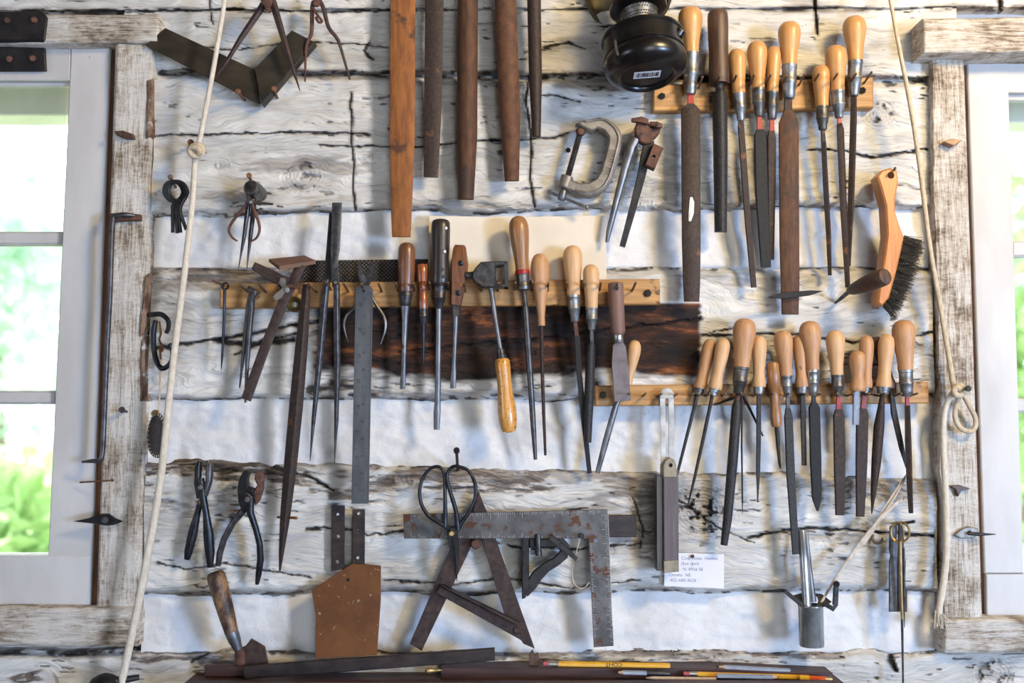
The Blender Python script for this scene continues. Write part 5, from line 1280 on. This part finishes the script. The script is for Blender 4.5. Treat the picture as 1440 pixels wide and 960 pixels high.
mesh_obj('handle', MB().sweep([(*p_(410, 205), 42, 4, 4), (*p_(428, 225), 42, 6.5, 5), (*p_(430, 285), 41, 5, 5), (*p_(452, 350), 38, 4.4, 4.4), (*p_(467, 410), 35, 4.6, 4.4), (*p_(470, 470), 32, 5, 4.4), (*p_(462, 530), 29, 4.4, 4), (*p_(456, 568), 27, 2.6, 3)], 'round'), BLUEIRON, pl)
mesh_obj('handle', MB().sweep([(*p_(430, 250), 30, 5, 4), (*p_(398, 280), 30, 5, 4.4), (*p_(360, 325), 29, 4.4, 4.4), (*p_(325, 390), 27, 4.6, 4.4), (*p_(308, 445), 25, 4.6, 4.2), (*p_(302, 494), 23, 3.8, 3.6)], 'round'), GUNIRON, pl)
mesh_obj('pivot', MB().lathe((*p_(418, 232), 40), (*p_(418, 232), 50), [(0, 5.4), (.8, 5.4), (1, 3.6)], 14), GUNIRON, pl)
wall_nail('brown nail the slip-joint pliers hang on', (344, 716), (326, 719), 34, 1.6, 2.4, RUSTNAIL)
wall_nail('bent rusty nail holding the tip of the square bar file', (390, 727), (417, 728), 46, 1.8, 2.4, RUSTNAIL, d0=16)
tr = thing('mortar_trowel', 'old rusty trowel with a mottled brown handle standing on the ledge', 'trowel', (303, 804, 40))
mesh_obj('handle', MB().lathe((302, 803, 40), (326, 890, 44), [(0, 6), (.02, 10.5), (.06, 12.6), (.2, 13.2), (.5, 12.4), (.8, 10.8), (1, 9.4)], 22), MOTTLED, tr)
mesh_obj('ferrule', MB().lathe((325.5, 888, 44), (335, 913, 42), [(0, 9.6), (.2, 9.4), (.5, 8.6), (1, 6)], 18), STEEL, tr)
mesh_obj('neck', MB().sweep([(334, 908, 42, 6, 5), (338, 920, 36, 7, 5), (338, 934, 34, 8, 5)], 'round'), RUSTIRON, tr)
mesh_obj('blade', MB().plate([(330, 914), (345, 908), (353, 898), (362, 903), (372, 909), (377, 934), (330, 936)], 36, 5, ch=1.2), PURPLERUST, tr)

# straps, copper sheet
def strap(label, quad, d, scr):
    t = thing('hinge_strap', label, 'strap', (quad[0][0], quad[0][1], d), 'drilled iron straps')
    mesh_obj('bar', MB().plate(quad, d, 4, [(x, y, 2.6) for x, y, s_ in scr if not s_], ch=.8), DARKBAR, t)
    for x, y, s_ in scr:
        if s_: mesh_obj('screw', MB().lathe((x, y, d - 1), (x, y, d + 2.6), [(0, 3), (.6, 3), (1, 1.6)], 12), BRIGHT, t)
strap('dark iron strap with drilled holes, lower edge behind the copper sheet', [(466, 711), (484.5, 711), (484, 800), (465.5, 803)], 16, [(475, 723, 1), (475, 754, 0), (474, 790, 0)])
strap('dark iron strap with a ringed stamp and two bright screws', [(495.5, 716), (513, 716), (512.5, 796), (495, 797)], 18, [(504, 722, 1), (503.5, 747, 0), (503, 784, 1)])
single('copper_sheet', 'rusty copper-brown sheet with a slanted corner leaning on the ledge', 'metal sheet',
       MB().plate([(438, 829), (496, 792), (535.5, 795), (535.5, 843), (530, 921), (443, 926), (444, 867)], lambda x, y: 22 + (y - 792) * .16, 2, [(489, 815, 2.6)], ch=.5), COPPER)

# framing square etc
fs = thing('framing_square', 'worn rusty steel framing square with tick marks and a hole', 'square', (840, 735, 34))
mesh_obj('blade', MB().plate([(567, 723), (854, 716), (863, 908), (835, 910), (828, 757), (568, 757)], 34, 3.2, [(838, 760, 3.2)], ch=.5), mat('rust_pocked_grey_steel', (.065, .062, .062), (.135, .13, .13), (40, 40, 40), .5, .5, .12, spots=((.085, .034, .018), 48, .54)), fs)
tk = MB(); random.seed(11)
def tick(x0, y0, x1, y1, wd=.55):
    v = Vector((x1 - x0, y1 - y0)); n_ = Vector((-v.y, v.x)).normalized() * wd * .5
    tk.put([P(x0 + n_.x, y0 + n_.y, 34.25), P(x1 + n_.x, y1 + n_.y, 34.25), P(x1 - n_.x, y1 - n_.y, 34.25), P(x0 - n_.x, y0 - n_.y, 34.25)], [(0, 1, 2, 3)])
n = 96
for k in range(n):
    if random.random() < .22: continue
    x = 578 + k * (268 / n); yt = 723.6 - (x - 567) * 7 / 287
    L = 9 if k % 8 == 0 else 6 if k % 4 == 0 else 3.6
    tick(x, yt, x + .2, yt + L)
    if x < 820 and random.random() < .8: tick(x, 756.2, x, 756.2 - L * .8)
for k in range(72):
    if random.random() < .2: continue
    y = 724 + k * 2.5; xr = 854 + (y - 716) * 9 / 192 - .6
    L = 8 if k % 8 == 0 else 5.4 if k % 4 == 0 else 3.4
    tick(xr, y, xr - L, y + .2)
    if y > 762: tick(828.8 + (y - 757) * .045, y, 828.8 + (y - 757) * .045 + L * .8, y)
tick(855, 722, 861, 880, .9)
mesh_obj('graduations', tk, PALEPRINT, fs, smooth=0)
single('flat_iron_bar', 'plain dark flat bar poking out behind the framing square', 'bar', MB().plate([(640, 727), (895, 724), (895, 755), (640, 757)], 19, 5, ch=.8), DARKBAR)
wall_nail('nail in the inner corner of the framing square', (812, 754), (818, 753), 46, 2.2, 3.6, IRON)
single('thread_loop', 'thin pale thread hanging from the nail inside the framing square', 'thread', MB().tube([(816, 756, 40), (810, 778, 38), (805, 800, 36), (806, 816, 35), (813, 826, 34), (822, 826, 33), (830, 816, 30)], .75, 6), STRAW)
af = thing('folding_a_frame', 'dark rusty hinged A-shaped frame square behind the shears', 'square', (668, 759, 24))
mesh_obj('leg', MB().plate([(673, 690), (679, 706), (684, 718), (668, 757), (593, 915), (576, 905), (639, 757), (660, 716)], 22, 4, ch=.7), PURPLERUST, af)
mesh_obj('leg', MB().plate([(673, 692), (684, 718), (697, 757), (752, 912), (736, 905), (710, 866), (677, 757), (664, 722)], 26.5, 4, ch=.7), PURPLERUST, af)
mesh_obj('crossbar', MB().plate([(612, 833), (620, 824), (730, 879), (738, 903), (722, 894)], 33, 5, ch=.9), PURPLERUST, af)
mesh_obj('crossbar_lip', MB().plate([(619, 823), (623, 823), (731, 876), (730, 880)], 44, 14, ch=.4), DARKBAR, af)
mesh_obj('hinge_rivet', MB().lathe((669, 765, 22), (669, 765, 36), [(0, 7), (.85, 7), (1, 5.6)], 18), RUSTIRON, af)
mesh_obj('rivet', MB().lathe((727, 886, 26), (727, 886, 35.5), [(0, 5.4), (.85, 5.4), (1, 4)], 16), PURPLERUST, af)
# shears
sc_ = thing('hand_shears', 'black iron shears with two big teardrop loop handles on a nail', 'shears', (635, 750, 50))
mesh_obj('loop_handle', MB().tube([(626, 742, 50), (626, 715, 50), (625.5, 680, 50), (624, 664, 50), (617, 656, 50), (605, 659, 50), (594, 673, 50), (590, 693, 50), (594, 712, 50), (604, 726, 50), (618, 735, 50), (628, 741, 50)], [3.4, 3, 2.6, 2.4, 2.4, 2.4, 2.5, 2.6, 2.7, 2.8, 3, 3.4], 10), BLUEIRON, sc_)
mesh_obj('loop_handle', MB().tube([(644, 745, 53), (641, 718, 53), (634, 694, 53), (629, 675, 53), (630, 663, 53), (637, 656, 53), (646, 656, 53), (659, 662, 53), (668, 680, 53), (668, 700, 53), (660, 719, 53), (650, 733, 53), (643, 745, 53)], [3.6, 3.2, 3, 2.8, 2.4, 2.4, 2.4, 2.4, 2.6, 2.6, 2.7, 3, 3.4], 10), BLUEIRON, sc_)
mesh_obj('blade', MB().plate([(627, 738), (640, 740), (643, 760), (645, 790), (642.5, 818), (638, 800), (633, 778), (630, 757)], 51, 3, ch=.5), BLUEIRON, sc_)
mesh_obj('blade', MB().plate([(632, 742), (645, 740), (644, 752), (645.5, 770), (644.5, 795), (642.5, 817), (640, 780), (636, 758)], 55, 3, ch=.5), IRON, sc_)
mesh_obj('rivet', MB().lathe((635, 750, 50), (635, 750, 60), [(0, 4.6), (.75, 4.6), (1, 3)], 14), BRASS, sc_)
wall_nail('long blue-black nail holding the shears', (644, 664), (642, 632), 68, 2.2, 4.4, BLUEIRON)
# bracket behind the square
bk = thing('iron_bracket', 'cast iron shelf bracket with an S-curved brace under the framing square', 'bracket', (738, 760, 20))
mesh_obj('upright', MB().plate([(734, 755), (744, 755), (744, 822), (739, 841), (734, 842)], 34, 26, ch=1), IRON, bk)
mesh_obj('top_arm', MB().plate([(744, 757), (790, 757), (790, 769), (744, 769)], 28, 18, ch=1), IRON, bk)
mesh_obj('curved_brace', MB().sweep([(738, 835, 28, 5, 6), (747, 822, 28, 8, 6), (756, 808, 28, 8, 6), (768, 797, 28, 7, 6), (782, 789, 28, 6.4, 6), (792, 780, 28, 7, 6), (795, 768, 28, 6, 6), (786, 757, 28, 5, 6)], 'rect'), IRON, bk)
mesh_obj('diagonal_arm', MB().sweep([(774, 754, 36, 4, 6), (795, 772, 36, 4, 6), (811, 786, 36, 3, 5)], 'rect'), IRON, bk)
mesh_obj('bolt', MB().lathe((756.5, 751, 38), (757.5, 781, 38), [(0, 4), (.75, 4), (.76, 5), (1, 4.6)], 12), GUNIRON, bk)
mesh_obj('nut', MB().lathe((746, 775, 32), (753, 775, 32), [(0, 4), (1, 4)], 6), GUNIRON, bk)

# slide bevel and note card
sl = thing('wooden_angle_gauge', 'wooden angle gauge with brass ends and a slotted white blade', 'angle gauge', (942, 700, 40))
mesh_obj('stock', MB().plate([(933, 660), (954, 660), (954.6, 803), (933.5, 805)], 48, 30, ch=1.2), mat('faded_grey_rosewood', (.075, .055, .058), (.125, .098, .10), (200, 200, 12), .55, 0, .15), sl)
mesh_obj('dark_side_strip', MB().plate([(923, 668), (934, 668), (934, 803), (923.5, 802)], 40, 22, ch=.8), BLACKWOOD, sl)  # dark strip added to widen the stock's dark left side
mesh_obj('brass_end', MB().plate([(933, 671), (933, 655), (936, 647), (942, 643), (948, 646), (951.5, 654), (952, 671)], 49, 32, [(943, 654, 3)], ch=.8), DULLBRASS, sl)
mesh_obj('brass_foot', MB().plate([(933.4, 789), (954.6, 787), (954.8, 803.5), (933.6, 805.5)], 49, 32, ch=.6), DULLBRASS, sl)
mesh_obj('slotted_blade', MB().plate([(928, 556), (935.5, 556), (937, 655), (929.5, 655)], 34, 2, ch=.4), WHITEWORN, sl)
mesh_obj('slotted_blade', MB().plate([(940, 556), (947.5, 556), (948.5, 655), (941, 655)], 34, 2, ch=.4), WHITEWORN, sl)
mesh_obj('rounded_tip', MB().plate([(928, 560), (928, 552), (932, 547), (938, 545), (944, 547), (947.5, 552), (947.5, 560)], 34.6, 3, ch=.6), WHITEWORN, sl)
nt_ = thing('paper_note', 'white paper note with handwriting pinned behind the wooden angle gauge', 'note', (976, 800, 10))
mesh_obj('card', MB().plate([(955, 777), (1018, 779), (1018, 827), (934, 824), (935, 777)], 13, .8, ch=.1), PAPER, nt_)
hw = MB()
for s_, x, y, z in (('Cine  nities  Homes', 958, 786.5, 6.4), ('(Sue (Jon)', 957.5, 794, 6.4), ('N. 8926 SE', 960, 802, 6.4), ('Omaha  NE', 941, 810, 6.4), ('402-680-4626', 942, 817.5, 6.6)):
    text_mb(s_, x, y, z, -.6, 13.3, hw)
mesh_obj('handwriting', hw, INK, nt_, smooth=0)
mesh_obj('tack', MB().lathe((974, 782, 12), (974, 782, 18), [(0, 1.6), (.6, 1.6), (.62, 2.6), (1, 1.8)], 12), DARKWOOD, nt_)

# tin can on the right
tc_ = thing('tin_can', 'galvanised tin socket holding two steel rods, with bent iron arms', 'tin can', (1141, 908, 40))
mesh_obj('can', MB().lathe((1140, 850, 40), (1141.5, 908, 40), [(.06, 4), (.06, 15.5), (0, 16.5), (0, 17.6), (.03, 18), (.05, 17.2), (.97, 17.2), (1, 16.4)], 32), GALV, tc_)
mesh_obj('funnel_rim', MB().plate([(1112, 838), (1130, 833), (1156, 835), (1170, 846), (1160, 853), (1140, 855), (1126, 853)], lambda x, y: 40 + (y - 838) * .8, 2, [(1141, 845, 10)], ch=.4), GUNIRON, tc_)
mesh_obj('arm', MB().sweep([(1072, 831, 30, 1.4, 2), (1101, 830, 36, 2.4, 2.4), (1104, 831, 42, 2.8, 3), (1128, 851, 46, 3, 3)], 'rect'), IRON, tc_)
mesh_obj('arm', MB().sweep([(1158, 848, 50, 3, 3), (1172, 856, 54, 3.4, 3), (1174.5, 850, 54, 3.6, 3), (1175.5, 828, 54, 3.4, 3), (1176, 821, 54, 3, 3)], 'rect'), IRON, tc_)
mesh_obj('arm_end', MB().lathe((1176, 821, 48), (1176, 821, 60), [(0, 4), (.2, 4.8), (.8, 4.8), (1, 4)], 14), IRON, tc_)
single('steel_tube', 'bright steel tube standing in the tin can', 'tube', MB().lathe((1128, 745, 38), (1135, 858, 46), [(0, 4), (.0, 5.4), (.01, 6), (.5, 6.2), (1, 6.2)], 20), GALV)
single('steel_rod', 'tapered grey rod leaning beside the steel tube in the tin can', 'rod', MB().sweep([(1134, 748, 28, 2.4, 2.4), (1138, 800, 34, 4, 4), (1143, 846, 40, 5.4, 5)], 'round'), STEEL)
ss = thing('straw_stalk', 'dry pale split straw stalk leaning out of the tin can', 'straw', (1154, 847, 40))
mesh_obj('stem', MB().tube([(1153, 850, 46), (1175, 813, 40), (1206, 767, 34), (1244, 719, 30), (1262, 692, 26), (1276, 664, 22)], [1.9, 2, 2, 1.8, 1.5, .8], 8), STRAW, ss)
mesh_obj('split_leaf', MB().sweep([(1190, 792, 35, 1, .5), (1215, 762, 31, 2.4, .6), (1240, 728, 28, 2.6, .6), (1262, 706, 26, 2, .6), (1272, 700, 24, .8, .4)], 'rect'), STRAW, ss)
mesh_obj('split_leaf', MB().sweep([(1232, 732, 30, .8, .4), (1254, 700, 26, 2.4, .6), (1270, 676, 22, 2.2, .6), (1278, 662, 20, .6, .4)], 'rect'), STRAW, ss)
# brass ring tools
rb = thing('ring_hung_scribers', 'dark flat bars and brass scriber hung together from a ring on a nail', 'scribers', (1266, 748, 40))
mesh_obj('ring', MB().tube([(1266 + 13 * math.cos(a), 748 + 14 * math.sin(a), 44 + 6 * math.cos(a)) for a in [2 * math.pi * k / 12 for k in range(12)]], 1.7, 8, 3, True), BRASS, rb)
mesh_obj('ring', MB().tube([(1262 + 9 * math.cos(a), 748 + 14 * math.sin(a), 50 + 4 * math.cos(a)) for a in [2 * math.pi * k / 12 for k in range(12)]], 1.3, 8, 3, True), BRASS, rb)
mesh_obj('flat_bar', MB().plate([(1252, 740), (1260, 736), (1262, 742), (1262, 860), (1251, 860), (1251, 790), (1253, 782), (1251, 772)], 34, 4, ch=.6), GUNIRON, rb)
mesh_obj('flat_bar', MB().plate([(1264, 738), (1272, 740), (1271, 782), (1274, 788), (1273, 822), (1276, 830), (1276, 860), (1262, 860)], 28, 4, ch=.6), PURPLERUST, rb)
mesh_obj('brass_scriber', MB().sweep([(1266, 760, 46, 2.2, 2), (1266.5, 800, 44, 2.4, 2), (1268, 850, 42, 2.2, 2), (1268.6, 870, 41, 1.8, 1.8)], 'round'), BRASS, rb)
mesh_obj('needle', MB().sweep([(1268.4, 860, 41, 2, 2), (1269, 900, 38, 1.6, 1.6), (1270, 960, 36, 1.3, 1.3), (1270.5, 985, 36, .4, .4)], 'round'), GUNIRON, rb)
mesh_obj('needle', MB().sweep([(1271, 770, 38, 1.6, 1.6), (1271.5, 830, 36, 1.6, 1.6), (1272, 882, 34, .5, .5)], 'round'), GUNIRON, rb)
wall_nail('long dark nail carrying the brass ring', (1252, 738), (1286, 733), 62, 2.2, 2.4, IRON)
single('bent_nail', 'small curled rusty nail in the log left of the brass ring', 'nail', MB().tube([(1228, 752, 2), (1227, 758, 10), (1232, 763, 14), (1239, 762, 14), (1241, 756, 12)], [1.4, 2, 2.4, 2.2, 1], 8), CASTGREY)

# ------------------------------------------------------------------ ledge and what lies on it
lg = thing('tool_ledge', 'narrow dark stained wooden ledge below the tools', 'shelf', (720, 956, 0))
mesh_obj('board', MB().box((P(274, 950, 20).x, -.078, P(720, 957, 70).z - .016), (P(1172, 950, 20).x, .01, P(720, 957, 70).z - .004)), SHELFWOOD, lg, smooth=0)
mesh_obj('front_lip', MB().box((P(274, 950, 70).x, -.090, P(720, 958, 84).z - .03), (P(1164, 950, 70).x, -.078, P(720, 958, 84).z + .0005)), SHELFWOOD, lg, smooth=0)
mesh_obj('back_strip', MB().plate([(620, 938.5), (1000, 939.5), (1171, 946), (1171, 957), (620, 957)], 47, 41, ch=.8), SHELFWOOD, lg)
single('long_flat_bar', 'long dark rust-flecked iron bar lying aslant on the ledge under the copper sheet', 'bar', MB().plate([(341.5, 936), (695.5, 911), (696, 929), (343, 955)], 50, 7, ch=1.2), DARKBAR)
single('short_flat_bar', 'short dark red-brown bar lying behind the long iron bar', 'bar', MB().plate([(287, 936), (345, 935), (345, 951), (287, 952)], 36, 10, ch=1), SHELFWOOD)
single('brass_screw', 'small brass screw lying in front of the dark back strip', 'screw', MB().lathe((598, 943, 58), (622, 942, 58), [(0, 1.4), (.1, 4), (.35, 4), (.4, 3), (.7, 3), (.75, 1.8), (1, 1)], 12), BRASS)
single('wood_splinter', 'upright splintered wood stub by the end of the yellow pencil', 'splinter', MB().plate([(744, 920), (749, 914), (752, 921), (757, 918), (759, 938), (744, 939)], 32, 8, ch=.6), DARKWOOD)
def pencil(label, x0, y0, x1, y1, d, segs, r=3.6, name='pencil', extra=None):
    t = thing(name, label, 'pencil' if name == 'pencil' else 'stick', (x0, y0, d), 'pencils on the ledge' if name == 'pencil' else None)
    for nm_, f0, f1, r0, r1, m, n_ in segs:
        a = (x0 + (x1 - x0) * f0, y0 + (y1 - y0) * f0, d); b = (x0 + (x1 - x0) * f1, y0 + (y1 - y0) * f1, d)
        mesh_obj(nm_, MB().lathe(a, b, [(0, r * r0), (.98, r * r1), (1, r * r1 * .9)], n_), m, t)
    if extra: extra(t)
    return t
def lettering(t): mesh_obj('lettering', text_mb('COHT', 875, 931.4, 8.2, 180, 42.2 + 3.6), PRINT, t, smooth=0)
pencil('yellow pencil with a pink eraser and black upside-down lettering', 764, 933, 942, 936, 42, [('eraser', 0, .045, .8, .95, ERASER, 14), ('ferrule', .04, .12, 1, 1, BRIGHT, 14), ('shaft', .115, 1, 1, 1, YELLOW, 6)], 3.9, extra=lettering)
pencil('short grey pencil with a sharpened black point', 865, 945, 942, 947, 60, [('point', 0, .06, .1, .35, GRAPHITE, 10), ('bare_cone', .055, .16, .35, .95, PENCILWOOD, 12), ('shaft', .155, .58, 1, 1, SILVERPENCIL, 6), ('banded_end', .575, 1, 1, 1, GRAPHITE, 12)], 3.4)
pencil('yellow pencil with a pink eraser, lying under the silver pencils', 961, 947, 1140, 952.5, 54, [('eraser', 0, .05, .85, .95, ERASER, 14), ('ferrule', .045, .11, 1, 1, BRIGHT, 14), ('shaft', .105, .99, 1, 1, YELLOW, 6)], 3.6)
pencil('silver grey pencil resting highest, pointing at the yellow lettered one', 1006, 937, 1111, 943, 44, [('point', 0, .05, .1, .3, GRAPHITE, 10), ('bare_cone', .045, .13, .3, .95, PENCILWOOD, 12), ('shaft', .125, 1, 1, 1, SILVERPENCIL, 6)], 3.4)
pencil('silver grey pencil lying at the front of the ledge, point towards the orange-banded end', 1096, 952, 1008, 950, 66, [('point', 0, .04, .1, .3, GRAPHITE, 10), ('bare_cone', .035, .12, .3, .95, PENCILWOOD, 12), ('shaft', .115, 1, 1, 1, SILVERPENCIL, 6)], 3.6)
pencil('pencil end with an orange-red band and brass eraser holder', 1170, 955, 1124, 952.6, 62, [('eraser_holder', 0, .22, .75, .95, BRASS, 14), ('band', .21, .72, 1, 1, ORANGERED, 6), ('shaft', .71, 1, 1, 1, YELLOW, 6)], 3.7)
pencil('thin bare wooden stick lying in front of the grey pencil', 908, 953, 1007, 954.5, 68, [('tip', 0, .1, .2, 1, PENCILWOOD, 10), ('shaft', .1, 1, 1, 1, PENCILWOOD, 10)], 2.6, 'wooden_stick')
dw = thing('dark_iron_ball', 'dark rounded iron lump peeking up below the left window', 'iron lump', (148, 985, 60))
mesh_obj('lump', MB().lathe((148, 946, 60), (146, 1010, 60), [(0, 2), (.04, 10), (.12, 18), (.25, 23), (.5, 25), (.8, 23), (1, 20)], 28), IRON, dw)
mesh_obj('stem', MB().lathe((160, 958, 62), (196, 952, 50), [(0, 7), (.5, 5), (1, 4)], 12), IRON, dw)

# ------------------------------------------------------------------ outdoors
gm = MB().put([(-25, .4, -.25), (25, .4, -.25), (25, 45, .6), (-25, 45, .6)], [(0, 1, 2, 3)])
g = mesh_obj('ground', gm, GRASS, smooth=0); struct(g)
def tree(label, x, y, zc, rx, rz, n, m, seed, size=.12):
    t = bpy.data.objects.new('tree', None); COL.objects.link(t); t.location = (x, y, -.2)
    tag(t, label, 'tree', 'trees outside the windows')
    rs = np.random.RandomState(seed)
    mb = MB(); o = Vector((x, y, -.2))
    tr_ = []
    for k in range(9):
        f = k / 8; rr = .10 * (1 - .7 * f) * (rx / 1.2)
        c = Vector((x + .12 * math.sin(3 * f + seed), y, -.25 + (zc + .25 + rz * .4) * f))
        tr_.append([c + Vector((math.cos(a) * rr, math.sin(a) * rr, 0)) for a in [2 * math.pi * q / 8 for q in range(8)]])
    mb.rings(tr_)
    mesh_obj('trunk', mb, BARK, t)
    cl = rs.normal(size=(26, 3)); cl /= np.linalg.norm(cl, axis=1)[:, None]; cl *= rs.rand(26, 1) ** .4
    lm = MB(); V = []; Fc = []
    for k in range(n):
        c = cl[rs.randint(26)] + rs.normal(size=3) * .22
        c = Vector((x + c[0] * rx, y + c[1] * rx * .7, zc + c[2] * rz)) - o
        a = Vector(rs.normal(size=3)).normalized(); b2 = a.cross(Vector(rs.normal(size=3))).normalized()
        s_ = size * (.6 + .8 * rs.rand()); i = len(V)
        V += [c - a * s_, c + b2 * s_ * .45, c + a * s_, c - b2 * s_ * .45]; Fc.append((i, i + 1, i + 2, i + 3))
    me = bpy.data.meshes.new('foliage'); me.from_pydata([tuple(v) for v in V], [], Fc); me.materials.append(m)
    fo = bpy.data.objects.new('foliage', me); COL.objects.link(fo); fo.parent = t; fo['kind'] = 'stuff'
    return t
tree('pale green leafy tree seen through the left window', -4.9, 8.0, 2.6, 1.3, 1.7, 1300, LEAF2, 1)
tree('low bright green bush behind the lower panes of the left window', -3.0, 4.6, .55, .75, .6, 1500, LEAF1, 2, .10)
tree('tall thin tree beyond the left window', -6.6, 12.0, 3.2, 1.9, 2.2, 1300, LEAF2, 3, .15)
tree('pale green leafy tree seen through the right window', 4.7, 7.5, 2.4, 1.3, 1.7, 2200, LEAF1, 4)
tree('distant bushy tree beyond the right window', 6.3, 11.0, 2.6, 1.8, 2.0, 1800, LEAF2, 5, .15)

# print, stitches and frayed threads too small to pick apart
for o in bpy.data.objects:
    if o.name.split('.')[0] in ('graduations', 'numerals', 'perforations', 'stitching', 'barcode', 'frayed_tassel', 'raised_marks', 'handwriting', 'lettering'):
        o['kind'] = 'stuff'
